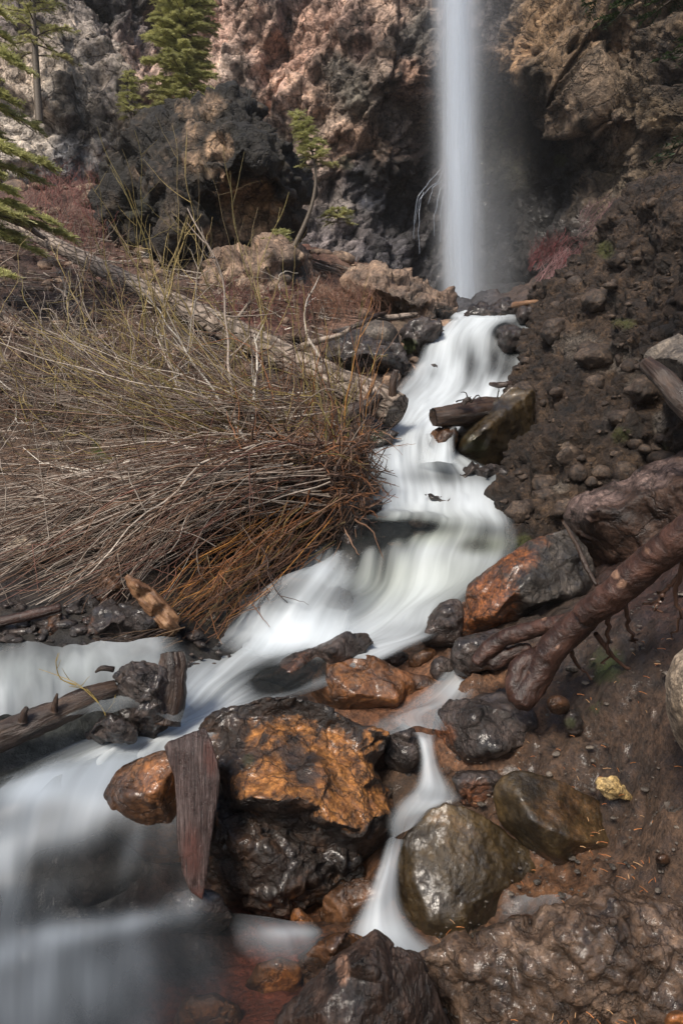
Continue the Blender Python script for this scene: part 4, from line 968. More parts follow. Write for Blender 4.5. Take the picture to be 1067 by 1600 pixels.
rock('boulder', 'grey boulder lodged in the bank at the right edge', [(1008,562),(1018,548),(1036,538),(1067,525),(1120,515),(1160,560),(1130,630),(1067,625),(1036,590)], [(1050,560,-.2),(1090,575,-.3)], 3.5, .6, M['grey'], amp=.03, scale=4, kind='facet', cat='boulder')
rock('boulder', 'pale speckled boulder cut off by the right edge of the ground', [(1040,1110),(1038,1060),(1052,1025),(1075,1005),(1150,990),(1180,1100),(1140,1200),(1080,1190),(1052,1150)], [], 1.75, .3, M['pale'], amp=.012, scale=6, bulge=.14, cat='boulder', kind='round')
rock('boulder', 'purple black wet rock under the ends of the red root', [(681,1145),(686,1118),(711,1100),(751,1086),(792,1080),(832,1090),(872,1112),(890,1150),(862,1186),(815,1212),(762,1222),(722,1225),(701,1206)], [(740,1120,-.18),(790,1110,-.12),(830,1130,-.14),(780,1170,-.26),(730,1180,-.2),(840,1170,-.16)], 2.62, .5, M['purple'], amp=.03, scale=6, kind='mix', cat='boulder', blobs=[(695,1150,22,.7),(870,1130,20,.8,1)])
rock('rock', 'low dark wet stone beneath the purple black rock', [(705,1215),(730,1205),(770,1205),(800,1215),(790,1245),(750,1262),(715,1250)], [], 2.35, .3, M['purple'], amp=.02, scale=8, bulge=.06, blobs=[(740,1240,30,.7)])
rock('boulder', 'big round glossy olive brown boulder with water on both sides', [(626,1312,.04),(646,1287,.06),(671,1262,.08),(696,1253,.08),(731,1261,.08),(772,1287,.08),(812,1322,.08),(842,1347,.06),(860,1372,.04),(857,1396,.02),(832,1413,0),(792,1432,-.04),(767,1457,-.08),(731,1480,-.12),(696,1492,-.14),(661,1480,-.12),(636,1452,-.06),(621,1408,0),(619,1352,.03)],
     [(690,1285,.04),(740,1305,.03),(650,1330,-.01),(700,1345,-.045),(755,1365,-.05),(800,1375,-.02),(650,1380,-.07),(700,1400,-.11),(755,1410,-.10),(670,1435,-.14),(720,1440,-.145)],
     2.06, .42, M['boulder'], amp=.022, scale=6, kind='round', sm=6, cat='boulder', seed=4, blobs=[(700,1290,60,.3)])
rock('boulder', 'smaller wet brown boulder resting right of the big round boulder', [(769,1246),(777,1224),(797,1209),(832,1208),(882,1220),(933,1248),(963,1272),(980,1302),(980,1330),(948,1355),(907,1368),(872,1368),(852,1356),(812,1318),(777,1283)],
     [(810,1240,-.08),(870,1250,-.06),(930,1285,-.06),(830,1280,-.15),(890,1310,-.17),(940,1320,-.13),(870,1340,-.14)], 2.15, .4, M['boulder'], amp=.016, scale=5, kind='round', sm=6, cat='boulder', seed=8, blobs=[(900,1260,80,.5)])
rock('boulder', 'orange brown wet rock with a crest lying in the shallow channel', [(485,1082),(490,1055),(508,1034),(537,1024),(573,1027),(614,1044),(665,1058),(700,1074),(720,1086),(690,1098),(640,1112),(590,1128),(542,1135),(511,1118),(490,1104)],
     [(520,1060,-.1),(540,1040,-.02),(580,1050,-.06),(630,1065,-.05),(560,1085,-.17),(620,1092,-.12),(530,1095,-.13),(680,1080,-.04)], 2.95, .45, M['brown'], amp=.02, scale=5, kind='mix', sm=4, cat='boulder', seed=3, blobs=[(560,1070,60,.5),(620,1070,50,.5)])
rock('rock', 'dark flat rock behind the crested orange brown rock', [(545,1024),(556,1014),(580,1010),(609,1014),(636,1024),(634,1042),(600,1050),(565,1044)], [], 3.2, .3, M['purple'], amp=.02, scale=7, bulge=.08)
rock('rock', 'small pointed brown rock right of the dark flat rock', [(638,1036),(645,1020),(662,1011),(680,1014),(684,1030),(668,1044),(648,1046)], [], 3.15, .2, M['brown'], amp=.02, scale=8, bulge=.05)
rock('rock', 'shiny black stone at the foot of the rusty orange rock', [(670,1050),(676,1032),(690,1024),(706,1032),(713,1052),(700,1066),(680,1066)], [], 2.98, .16, M['purple'], amp=.012, scale=9, bulge=.06)
rock('rock', 'dark stone between the black stone and the red root', [(700,1030),(712,1002),(745,990),(790,992),(800,1020),(780,1050),(735,1055),(712,1048)], [], 2.9, .3, M['purple'], amp=.03, scale=6, bulge=.1, blobs=[(760,1030,24,.5,1)])
rock('rock', 'round brown stone touching the foot of the red root', [(852,1100),(858,1088),(874,1084),(890,1094),(890,1110),(874,1118),(858,1114)], [], 2.33, .1, M['brown'], amp=.006, scale=10, bulge=.05)
rock('rock', 'mossy dark stone just right of the red root foot', [(878,1120),(888,1108),(905,1112),(912,1130),(902,1150),(884,1148)], [], 2.35, .12, M['purple'], amp=.01, scale=10, bulge=.05, blobs=[(890,1130,14,.6,1)])
# iron stained block in the middle
rock('boulder', 'large orange stained angular rock in the middle of the stream', [(300,1190),(306,1150),(330,1122),(356,1108),(408,1090),(459,1088),(506,1100),(540,1124),(567,1136),(609,1143),(603,1172),(585,1196),(598,1222),(626,1266),(629,1290),(616,1322),(590,1362),(562,1384),(515,1376),(470,1362),(440,1350),(400,1350),(340,1330),(310,1260)],
     [(400,1120,.0),(470,1120,.0),(530,1150,-.02),(360,1140,-.06),(390,1170,-.14),(430,1165,-.12),(500,1180,-.13),(560,1180,-.08),(360,1210,-.22),(392,1246,-.36),(430,1252,-.40),(470,1248,-.38),(430,1205,-.25),(500,1225,-.28),(505,1262,-.36),(512,1282,-.38),(557,1296,-.36),(600,1272,-.24),(560,1235,-.22),(585,1215,-.12),
      (395,1262,-.28),(430,1275,-.27),(468,1268,-.24),(510,1300,-.26),(555,1312,-.26),(608,1290,-.18),(450,1320,-.24),(500,1345,-.26),(550,1345,-.24),(590,1325,-.16),(380,1310,-.22),(350,1270,-.22)],
     2.45, .6, M['orange'], amp=.032, scale=6, kind='mix', voxel=.0065, sm=1, cat='boulder', seed=21,
     top=True, blobs=[(430,1225,(70,50),.85),(530,1190,(70,60),.8),(570,1250,(60,50),.95),(540,1270,(60,30),.9),(400,1150,(70,34),.45),(470,1130,(80,30),.4),(590,1150,(30,16),.9),(360,1180,(34,30),-.7),(480,1200,(24,26),-.5),(540,1330,(60,14),.4),(590,1270,30,.7),(390,1190,20,.6,1)])
rock('boulder', 'black striated wet rock below the orange stained rock', [(318,1250),(400,1262),(470,1300),(560,1340),(570,1384),(540,1400),(500,1412),(470,1440),(449,1458),(400,1446),(360,1436),(325,1424),(308,1350)],
     [(370,1320,-.12),(420,1330,-.14),(440,1400,-.16),(380,1400,-.13),(480,1380,-.12),(500,1350,-.08)], 2.22, .5, M['orange'], amp=.028, scale=7, kind='facet', voxel=.007, sm=1, cat='boulder', seed=33, blobs=[(480,1400,14,.2)])
rock('rock', 'brown wet rock left of the leaning plank', [(158,1275),(164,1240),(181,1210),(217,1184),(253,1172),(290,1180),(305,1350),(230,1350),(180,1320)], [(215,1215,-.06),(250,1200,-.05),(240,1240,-.12),(200,1245,-.1)], 2.14, .35, M['brown'], amp=.016, scale=7, kind='mix', blobs=[(250,1220,40,.7)], seed=2)
rock('rock', 'small tan wedge of rock at the foot of the black striated rock', [(452,1440),(456,1418),(468,1415),(492,1440),(508,1462),(490,1470)], [(472,1440,-.04)], 1.98, .12, M['brown'], amp=.006, scale=10, blobs=[(470,1440,24,.9)])
rock('rock', 'dark wet rock filling the gap behind the small fan of water', [(505,1400),(540,1380),(575,1372),(600,1350),(622,1360),(620,1420),(600,1470),(540,1480),(508,1450)], [(550,1420,-.08),(590,1400,-.05)], 2.08, .3, M['brown'], amp=.016, scale=8, kind='facet')
rock('rock', 'black stone beneath the upper trickle', [(600,1190),(608,1150),(635,1140),(655,1150),(664,1185),(655,1222),(620,1230)], [(635,1180,-.06)], 2.55, .3, M['purple'], amp=.02, scale=7, kind='facet')
rock('rock', 'reddish low rock beside the foreground peak', [(466,1500),(490,1478),(520,1462),(545,1450),(568,1465),(560,1490),(520,1530),(480,1545)], [(520,1485,-.05)], 1.74, .25, M['brown'], amp=.012, scale=8, kind='facet', blobs=[(515,1480,30,.3)])
rock('boulder', 'dark peaked foreground rock with a rusty ridge at the bottom edge', [(400,1700),(428,1600),(470,1546),(511,1513),(557,1472),(583,1451),(598,1460),(614,1478),(655,1495),(678,1537),(705,1610),(720,1700)],
     [(585,1475,-.06),(560,1500,-.12),(540,1520,-.10),(600,1530,-.10),(500,1580,-.14),(560,1600,-.16),(640,1580,-.1),(550,1680,-.2)], 1.42, .35, M['peak'], amp=.014, scale=9, kind='mix', cat='boulder', seed=6, blobs=[(536,1516,(12,30),.9),(580,1470,30,.3)])
# lumpy bedrock, bottom right
rock('boulder', 'lumpy glossy brown bedrock across the bottom right corner', [(655,1512),(668,1492),(700,1478),(735,1482),(760,1474),(800,1440),(834,1452),(852,1430),(900,1408),(950,1392),(1000,1400),(1067,1420),(1200,1440),(1250,1750),(700,1750),(676,1600)],
     [(800,1470,-.05),(740,1510,-.06),(700,1540,-.04),(850,1480,-.1),(900,1450,-.10),(960,1440,-.12),(900,1530,-.14),(980,1500,-.16),(800,1560,-.1),(880,1600,-.16),(1000,1580,-.16),(1067,1480,-.12),(1100,1600,-.2),(760,1640,-.12)],
     1.62, .35, M['bedrock'], amp=.024, scale=6, kind='rubble', voxel=.006, sm=2, cat='boulder', seed=14)
rock('rock', 'small rounded wet stone tucked under the big round boulder', [(729,1478),(731,1462),(742,1452),(756,1456),(762,1472),(752,1484),(738,1486)], [], 1.72, .05, M['boulder'], amp=.003, scale=14, bulge=.025)
rock('rock', 'flat wet stone at the near side of the big round boulder', [(786,1440),(800,1430),(822,1426),(840,1434),(835,1446),(806,1452)], [], 1.8, .08, M['brown'], amp=.004, scale=14, bulge=.025)
rock('rock', 'yellow weathered chunk lying on the brown mud', [(928,1222),(934,1214),(948,1216),(954,1210),(964,1212),(968,1222),(978,1234),(992,1248),(999,1257),(984,1253),(966,1246),(950,1250),(936,1238)], [(950,1228,-.03),(970,1238,-.02)], 2.07, .05, M['yellow'], amp=.006, scale=16, kind='facet', voxel=.004)
rock('rock', 'tan topped dark stone at the right edge of the mud', [(1012,1290),(1024,1268),(1040,1250),(1067,1238),(1110,1236),(1120,1290),(1067,1305),(1030,1306)], [(1050,1268,-.05),(1075,1262,-.06)], 1.95, .2, M['grey'], amp=.01, scale=10, kind='facet', blobs=[(1050,1280,30,.9)])
rock('rock', 'flat bluish stone chip on the mud above the yellow chunk', [(954,1172),(962,1164),(976,1168),(986,1178),(980,1184),(964,1182)], [], 2.28, .03, M['grey'], amp=.002, scale=20, bulge=.012)
rock('rock', 'thin grey stone flake lying right of the red root', [(878,1046),(886,1038),(902,1040),(906,1050),(890,1052)], [], 2.62, .03, M['grey'], amp=.002, scale=20, bulge=.01)
rock('rock', 'small red brown pebble on the mud at the lower right', [(1022,1342),(1028,1334),(1042,1334),(1048,1344),(1038,1352),(1026,1350)], [], 1.78, .04, M['brown'], amp=.003, scale=20, bulge=.015)
rock('rock', 'orange red stone in the extreme bottom right corner', [(1036,1596),(1042,1584),(1060,1580),(1080,1586),(1080,1610),(1044,1612)], [], 1.2, .05, M['brown'], amp=.004, scale=20, bulge=.02, blobs=[(1060,1595,40,1.2)])
rock('boulder', 'dark rounded boulder under the veiled water in the lower left', [(20,1400),(45,1340),(95,1305),(150,1298),(205,1318),(245,1360),(255,1410),(200,1440),(90,1440)], [(140,1350,-.1),(90,1360,-.07),(200,1370,-.07),(140,1410,-.12)], 2.12, .3, M['purple'], amp=.02, scale=6, cat='boulder')
rock('boulder', 'dark submerged boulder below the weathered plank', [(235,1430),(262,1395),(300,1385),(345,1400),(365,1435),(340,1465),(270,1465)], [(300,1420,-.06)], 1.98, .2, M['purple'], amp=.015, scale=8, cat='boulder')
rock('rock', 'reddish stone lying under the clear water at the bottom', [(380,1540),(400,1505),(440,1495),(475,1510),(470,1560),(420,1575)], [], 1.75, .12, M['brown'], amp=.008, scale=9, bulge=.03, blobs=[(430,1530,50,.5)])
rock('rock', 'second reddish stone under the clear water at the bottom edge', [(270,1600),(290,1560),(335,1550),(375,1570),(385,1610),(330,1630)], [], 1.63, .12, M['brown'], amp=.008, scale=9, bulge=.03, blobs=[(330,1590,50,.5)])
# left pool and left bank
rock('boulder', 'black wet cracked block standing in the left pool', [(180,1060),(190,1042),(210,1034),(244,1036),(264,1046),(272,1080),(268,1125),(250,1150),(225,1152),(200,1146),(186,1110)], [(215,1060,-.08),(240,1080,-.09),(215,1110,-.09),(245,1120,-.07)], 2.42, .3, M['purple'], amp=.022, scale=9, kind='facet', cat='boulder', voxel=.007)
rock('rock', 'low dark stone in front of the black cracked block', [(134,1148),(150,1128),(170,1112),(188,1122),(214,1142),(212,1160),(160,1164)], [(175,1135,-.04)], 2.3, .2, M['purple'], amp=.02, scale=8, kind='facet')
rock('rock', 'grey brown wet rock at the waterline under the willow twigs', [(112,1000),(118,980),(145,956),(185,940),(220,945),(255,965),(270,995),(240,1010),(160,1012)], [(180,970,-.12),(220,980,-.1),(150,990,-.1)], 3.05, .4, M['purple'], amp=.03, scale=5, kind='facet', cat='rock', blobs=[(135,985,30,.4)])
rock('rock', 'squarish brown rock wedged under the twigs above the waterline', [(140,940),(146,912),(165,897),(190,898),(196,918),(180,945),(158,950)], [], 3.25, .25, M['brown'], amp=.02, scale=7, bulge=.07, kind='facet')
rock('rock', 'narrow upright brown rock at the left waterline', [(52,1010),(62,985),(78,962),(98,956),(96,985),(88,1012)], [(78,985,-.05)], 3.0, .2, M['brown'], amp=.012, scale=9, kind='facet', blobs=[(80,980,20,.4)])
rock('rock', 'dark rock at the left end of the waterline', [(-40,1005),(-30,985),(10,978),(50,980),(60,1000),(40,1012)], [(10,992,-.05)], 3.0, .3, M['purple'], amp=.02, scale=8, kind='facet')
rock('rock', 'dark rock between the broken timber and the squarish brown rock', [(95,960),(100,935),(125,925),(150,935),(160,958),(130,972)], [], 3.2, .3, M['purple'], amp=.02, scale=7, bulge=.07, kind='facet')
rock('rock', 'dark rock at the water edge under the orange twigs', [(255,985),(275,940),(310,925),(345,940),(350,975),(320,1000),(280,1005)], [], 3.35, .4, M['purple'], amp=.04, scale=5, bulge=.08, kind='facet')
rock('rock', 'pale brown rock showing through the willow twigs at the left', [(8,870),(14,850),(35,838),(58,845),(62,862),(40,876)], [], 3.5, .25, M['pale'], amp=.015, scale=7, bulge=.06)
rock('boulder', 'tan smooth boulder showing through the twigs in the middle of the bank', [(225,700),(250,670),(290,655),(330,668),(355,695),(340,715),(270,720)], [], 4.8, .5, M['tan'], amp=.03, scale=5, bulge=.15, cat='boulder')
rock('rock', 'dark ledge of rock under the undercut left bank', [(350,960),(360,930),(385,905),(430,880),(480,850),(510,842),(505,880),(470,905),(420,915),(385,935),(370,975)], [(430,890,-.08)], 3.95, .5, M['purple'], amp=.05, scale=4, kind='facet')

M['bankstone'] = rock_mat('bank_stones', [(0.012, 0.008, 0.006), (0.045, 0.030, 0.021), (0.11, 0.078, 0.056)], scale=9, rough=(0.5, 0.85), bump=0.01, fine=80)
# loose stones half sunk in the bank and pebbles on the mud
rng = np.random.default_rng(11)
def ico(sub):
    import bmesh
    bm = bmesh.new(); bmesh.ops.create_icosphere(bm, subdivisions=sub, radius=1)
    V = np.array([v.co[:] for v in bm.verts]); F = np.array([[v.index for v in f.verts] for f in bm.faces]); bm.free()
    return V, F
IV, IF = ico(2)
def stones(name, label, pos, rad, mat, seed, flat=.6):
    Vs, Fs = [], []
    for k, (p, r) in enumerate(zip(pos, rad)):
        g = np.random.default_rng(seed + k)
        s = g.uniform(.6, 1.25, 3) * np.array([1, 1, flat]) * r
        a = g.uniform(0, 6.28); Rz = np.array([[math.cos(a), -math.sin(a), 0], [math.sin(a), math.cos(a), 0], [0, 0, 1]])
        v = IV.copy()
        for _ in range(7):                                   # chop flat facets
            n = g.normal(size=3); n /= np.linalg.norm(n); dd = g.uniform(.55, .85)
            t = v @ n; v = v - np.maximum(t - dd, 0)[:, None] * n
        v = v * (1 + .12 * fbm(v * 2 + k, 3, 3))[:, None] * s
        Vs.append(v @ Rz.T + p); Fs.append(IF + len(IV) * k)
    V = np.concatenate(Vs)
    return tag(make(name, V, np.concatenate(Fs), mat, None, {'mask': np.zeros((len(V), 3))}), label, kind='stuff')
def on_ground(x, y): return np.stack([x, y, ground_z(np.stack([x, y], 1))], 1)
nb_ = 300
bp, brd = [], []
for _ in range(nb_):
    h_ = BBVH.ray_cast(Vector(CAM), Vector(P(rng.uniform(770, 1067), rng.uniform(290, 860), 1.0) - CAM))
    if h_[0] is not None:
        r_ = .012 + .10 * rng.random() ** 4; bp.append(np.array(h_[0]) - np.array([0, 0, r_ * .1])); brd.append(r_)
stones('rubble', 'stones of many sizes embedded in the right earth bank', bp, brd, M['bankstone'], 4000, .75)
def bank_rock(label, pts, thick, mat, **kw):
    cx_ = sum(p_[0] for p_ in pts) / len(pts); cy_ = sum(p_[1] for p_ in pts) / len(pts)
    h_ = BBVH.ray_cast(Vector(CAM), Vector(P(cx_, cy_, 1.0) - CAM))
    rock('rock', label, pts, [], h_[0].y + .02, thick, mat, amp=.02, scale=5, kind='facet', **kw)
bank_rock('broad smooth brown stone set in the upper middle of the earth bank', [(892,560),(905,545),(930,537),(958,538),(982,548),(985,566),(960,580),(915,582)], .3, M['bankstone'], bulge=.12)
bank_rock('brown stone bulging from the bank below the broad smooth stone', [(978,612),(990,592),(1012,586),(1034,596),(1040,616),(1020,632),(990,630)], .25, M['bankstone'], bulge=.12)
bank_rock('angular brown block sticking out of the bank above the pinkish slab', [(946,652),(958,642),(984,640),(990,655),(975,668),(952,668)], .2, M['bankstone'], bulge=.08)
bank_rock('dark block jutting from the bank edge beside the cascade', [(792,612),(806,598),(832,596),(848,610),(840,632),(806,640)], .3, M['bankstone'], bulge=.14)
bank_rock('dark brown block low on the bank edge above the rusty rock', [(786,800),(800,782),(828,778),(846,796),(838,824),(804,832)], .25, M['bankstone'], bulge=.12)
bank_rock('knobbly brown block on the bank left of the grey boulder', [(905,470),(920,452),(950,450),(966,466),(955,488),(920,492)], .3, M['bankstone'], bulge=.14)
bank_rock('angular dark block high on the bank edge', [(842,520),(856,500),(884,498),(896,515),(884,536),(856,540)], .3, M['bankstone'], bulge=.14)
nw_ = 150
wy_ = rng.uniform(2.85, 3.15, nw_); wx_ = (rng.uniform(-60, 360, nw_) - 533.5) / FPX * wy_
stones('gravel', 'dark wet stones along the left waterline', on_ground(wx_, wy_) + [0, 0, .03], .012 + .05 * rng.random(nw_) ** 3, M['purple'], 7000, .6)
n = 520
yy = rng.uniform(1.5, 2.7, n); xx = (rng.uniform(690, 1090, n) - 533.5) / FPX * yy * 1.02
stones('gravel', 'small wet pebbles and chips scattered over the brown mud', on_ground(xx, yy) + [0, 0, .03], .004 + .014 * rng.random(n) ** 4, M['grey'], 100, .5)
n = 700
yy = rng.uniform(4, 14, n); xx = (rng.uniform(-20, 700, n) - 533.5) / FPX * yy
stones('rubble', 'loose broken stones strewn on the left hillside', on_ground(xx, yy) + [0, 0, .04], (.03 + .16 * rng.random(n) ** 4) * yy / 8, M['tan'], 900, .7)

# ================================================================ logs, roots, timber
t = empty('fallen_log', P(590, 640, 5.9)); tag(t, 'long grey fallen tree trunk slanting down to the stream', 'log')
log('trunk', None, [(0,340,9.35),(60,369,8.75),(200,440,7.5),(300,487,6.85),(400,536,6.27),(500,585,5.84),(580,622,5.52),(620,643,5.38)], [8,10,13,17,20,23,26,28], M['log'], t, sides=40, seg=200, amp=.10, seed=4, scale=6)
log('branch_stub', None, [(612,630,5.35),(614,600,5.33),(619,578,5.33)], [8,6,5], M['wetlog'], t, sides=12, seg=14, amp=.2, seed=2)
log('branch_stub', None, [(571,628,5.35),(580,606,5.33),(588,584,5.33)], [4,3,2], M['wood'], t, sides=8, seg=10, amp=.2, seed=3)
log('branch', None, [(448,552,5.95),(490,535,5.9),(530,524,5.9),(560,505,6.0)], [5,5,4,2], M['log'], t, sides=10, seg=20, amp=.2, seed=5)
log('branch', None, [(330,520,6.5),(350,508,6.4),(370,498,6.4),(392,470,6.4)], [4,3.5,3,2], M['log'], t, sides=8, seg=16, amp=.2, seed=6)
log('broken_snag', 'dark mossy broken snag pointing at the end of the fallen trunk', [(540,652,5.3),(560,640,5.3),(580,628,5.3),(596,618,5.3)], [13,11,8,3], M['wetlog'], None, sides=16, seg=30, amp=.3, seed=8, cat='snag')
log('log', 'short cut log with a flat end jutting over the stream', [(676,652,5.15),(710,648,5.2),(755,641,5.35),(790,634,5.5)], [14,17,17,15], M['wetlog'], None, sides=28, seg=60, amp=.2, seed=11)
log('driftwood', 'dark twiggy scrap lying on the cut log', [(722,632,5.1),(730,624,5.1),(738,628,5.1)], [3,4,2], M['wetlog'], None, sides=8, seg=10, amp=.3, seed=3, cat='driftwood')
log('driftwood', 'short dark stick poking from the bank above the cut log', [(765,600,6.2),(780,602,6.1),(800,600,6.1)], [2.5,4,4], M['wetlog'], None, sides=8, seg=14, amp=.3, seed=5, cat='driftwood')
log('driftwood', 'pale stick lying at the right lip of the upper cascade', [(800,477,7.5),(820,474,7.4),(842,470,7.3)], [4,4,3], M['wood'], None, sides=10, seg=14, amp=.2, seed=6, cat='driftwood')
log('driftwood', 'flat pale plank of driftwood across the boulders left of the upper cascade', [(585,500,7.6),(610,497,7.7),(650,492,7.9)], [5,5,4], M['log'], None, sides=10, seg=18, amp=.2, seed=7, cat='driftwood')
log('driftwood', 'dark branch lying over the smooth brown boulder', [(520,518,7.4),(560,508,7.4),(586,494,7.5),(600,490,7.6)], [3,4,4,3], M['wetlog'], None, sides=8, seg=18, amp=.3, seed=9, cat='driftwood')
# big red root at the right
r = empty('fallen_root', P(900, 1000, 2.3)); tag(r, 'thick red brown barked root forking down over the rocks at the right', 'root')
def fused(name, label, runs, mat, parent, voxel=.006, amp=.012, scale=14, blobs=(), seed=1, sides=14):
    """several tapering runs fused into one skin; UV from the first run's direction"""
    Vs, Fs, n = [], [], 0
    for pts, rad in runs:
        c = spline(np.array([P(*q) for q in pts]), 36)
        rr = np.interp(np.linspace(0, 1, 36), np.linspace(0, 1, len(rad)), [x * q[2] / FPX for x, q in zip(rad, pts)])
        tt = np.gradient(c, axis=0); tt /= np.linalg.norm(tt, axis=1, keepdims=True)
        up = np.array([0, 1.0, 0]); a = np.cross(tt, up); a /= np.linalg.norm(a, axis=1, keepdims=True); b = np.cross(a, tt)
        an = np.linspace(0, 2 * np.pi, sides, endpoint=False)
        V = (c[:, None] + rr[:, None, None] * (np.cos(an)[None, :, None] * a[:, None] + np.sin(an)[None, :, None] * b[:, None])).reshape(-1, 3)
        F = [(i * sides + j, i * sides + (j + 1) % sides, (i + 1) * sides + (j + 1) % sides, (i + 1) * sides + j) for i in range(35) for j in range(sides)]
        V = np.concatenate([V, [c[0] - tt[0] * rr[0] * .35, c[-1] + tt[-1] * rr[-1] * .5]])
        F += [(36 * sides, (j + 1) % sides, j) for j in range(sides)] + [(36 * sides + 1, 35 * sides + j, 35 * sides + (j + 1) % sides) for j in range(sides)]
        Vs.append(V); Fs += [tuple(i + n for i in f) for f in F]; n += len(V)
    V, Q = remesh(np.concatenate(Vs), Fs, voxel, 2)
    N = vnormals(V, Q)
    V = V + N * (fbm(V * scale * .6, 5, seed, .6) * amp * 1.0 + ridged(V * scale * 1.5, 4, seed) * amp * .25)[:, None]
    p0 = P(*runs[0][0][0]); d = P(*runs[0][0][-1]) - p0; d /= np.linalg.norm(d)
    e = np.cross(d, [0, 1, 0]); e /= np.linalg.norm(e)
    uv = np.stack([(V - p0) @ e + (V - p0)[:, 1] * .5, (V - p0) @ d], 1)
    o = make(name, V, Q, mat, parent, {'mask': paint(V, blobs)}, uv)
    if label: o['label'] = label
    return o
fused('trunk', None, [([(1160,770,1.95),(1067,838,2.05),(1005,888,2.15),(950,935,2.22),(912,962,2.28)], [28,27,26,25,24])], M['root'], r, blobs=[(962,898,8,.8),(972,913,9,.8),(1010,860,7,.5)], seed=3)
fused('fork', None, [([(930,950,2.28),(890,985,2.33),(858,1022,2.35),(838,1060,2.35),(812,1100,2.32)], [22,23,22,22,19]),
                     ([(862,1015,2.36),(838,1026,2.38),(815,1040,2.38),(803,1070,2.36),(806,1095,2.34)], [13,15,15,15,13])], M['root'], r, seed=4, blobs=[(826,1050,6,.6),(870,1010,6,.5)])
fused('side_root', None, [([(905,968,2.36),(868,976,2.42),(830,984,2.48),(795,993,2.52),(768,1010,2.55),(744,1036,2.55)], [15,15,14,13,14,13]),
                          ([(766,1038,2.54),(786,1028,2.54),(812,1016,2.52),(826,1012,2.5)], [11,12,10,6])], M['root'], r, seed=5, blobs=[(850,966,6,.6)])
tb = Tubes()
rg = np.random.default_rng(3)
def rootlet(pts, r0, col, n=14, w=.01):
    c = spline(np.array([P(*q) for q in pts]), n); c = c + rg.normal(0, w, c.shape) * np.linspace(0, 1, n)[:, None]
    tb.add(c, r0 * np.linspace(1, .35, n), 6, col)
for pts in [[(950,960,2.3),(948,1000,2.35),(952,1040,2.4)], [(975,940,2.3),(985,985,2.35),(990,1010,2.4)], [(1060,900,2.1),(1035,925,2.15),(1005,945,2.2)], [(1035,925,2.15),(1030,940,2.15),(1022,958,2.15)],
            [(930,990,2.35),(960,1030,2.4),(1010,1060,2.4),(1040,1060,2.35)], [(1067,880,2.0),(1058,920,2.1),(1060,960,2.15),(1050,1000,2.2)], [(890,1010,2.4),(900,1040,2.45),(930,1060,2.45)]]:
    rootlet(pts, .010, (.09, .05, .035))
tb.build('rootlets', M['wettwig'], r)
log('branch', 'black wet broken branch leaning on the grey boulder at the right edge', [(1008,566,3.3),(1035,592,3.2),(1067,628,3.1),(1110,670,3.0)], [10,16,17,17], M['wetlog'], None, sides=18, seg=40, amp=.2, seed=12, cat='branch')
log('branch', 'thin dark stick leaning between the rusty rock and the slab', [(878,812,3.2),(900,850,3.15),(915,885,3.1),(932,915,3.05)], [2.5,3.5,4,3], M['wetlog'], None, sides=8, seg=30, amp=.25, seed=13, cat='branch')
# leaning plank
Vp, Fp = cage([(256,1166),(262,1159),(290,1148),(320,1136),(330,1156),(340,1188),(344,1215),(341,1250),(331,1310),(325,1360),(317,1408),(305,1398),(297,1392),(285,1361),(276,1310),(276,1258),(272,1212),(262,1186)],
              [(292,1180,-.015),(300,1240,-.02),(305,1300,-.02),(308,1350,-.015)], 2.08, .10, .95)
def tiltY(V, y0, y1, z0, z1): return V
Vp, Qp = remesh(Vp, Fp, .0045, 2)
_px, _py = proj(Vp)
lean = (_py - 1160) / 250                       # top leans back against the rock, foot stands forward
Vp = CAM + (Vp - CAM) * (1 - (lean * .10))[:, None]
Np = vnormals(Vp, Qp)
gr_ = fbm(np.stack([_px * .12, _py * .008, np.zeros(len(_px))], 1), 5, 3, .6)
Vp = Vp + Np * (gr_ * .0025)[:, None]
o = make('plank', Vp, Qp, M['plank'], None, {'mask': paint(Vp, [(330, 1180, (14, 40), 1.0), (300, 1330, (20, 50), .9), (310, 1400, 20, .9), (285, 1230, 10, .3)])}, np.stack([_px, -_py], 1) * 2.0 / FPX)
tag(o, 'weathered grey red plank leaning upright against the orange stained rock', 'plank')
# broken timber on the left bank
Vp, Fp = cage([(193,902),(200,897),(214,905),(240,922),(262,943),(279,962),(284,980),(268,996),(252,990),(236,968),(214,936),(200,915)], [(215,915,-.05),(240,945,-.06),(262,975,-.05)], 3.02, .14, .9)
Vp, Qp = remesh(Vp, Fp, .007, 1); _px, _py = proj(Vp)
d_ = np.array([90, 95.]) / 131; al = _px * d_[0] + _py * d_[1]; ac = -_px * d_[1] + _py * d_[0]
Vp = Vp + vnormals(Vp, Qp) * (fbm(np.stack([ac * .15, al * .012, ac * 0], 1), 5, 8, .6) * .02)[:, None]
o = make('timber', Vp, Qp, M['wood'], None, None, np.stack([ac, al], 1) * 3.0 / FPX)
tag(o, 'broken brown timber sloping down beside the orange twigs', 'timber')
log('stump', 'short rotten stump with an orange worn top leaning on the black cracked block', [(270,1020,2.5),(271,1040,2.48),(268,1080,2.44),(256,1130,2.4)], [17,22,23,24], M['wetlog'], None, sides=26, seg=46, amp=.22, seed=21, cat='stump')
t = empty('log', P(80, 1125, 2.35)); tag(t, 'dark wet log lying across the left pool', 'log')
log('trunk', None, [(-90,1185,2.15),(0,1150,2.24),(80,1118,2.32),(140,1092,2.38),(182,1076,2.44)], [25,24,22,18,14], M['wetlog'], t, sides=30, seg=90, amp=.16, seed=31)
log('branch_stub', None, [(84,1112,2.28),(87,1098,2.28),(90,1084,2.28)], [6,4,2], M['wetlog'], t, sides=8, seg=10, amp=.3, seed=2)
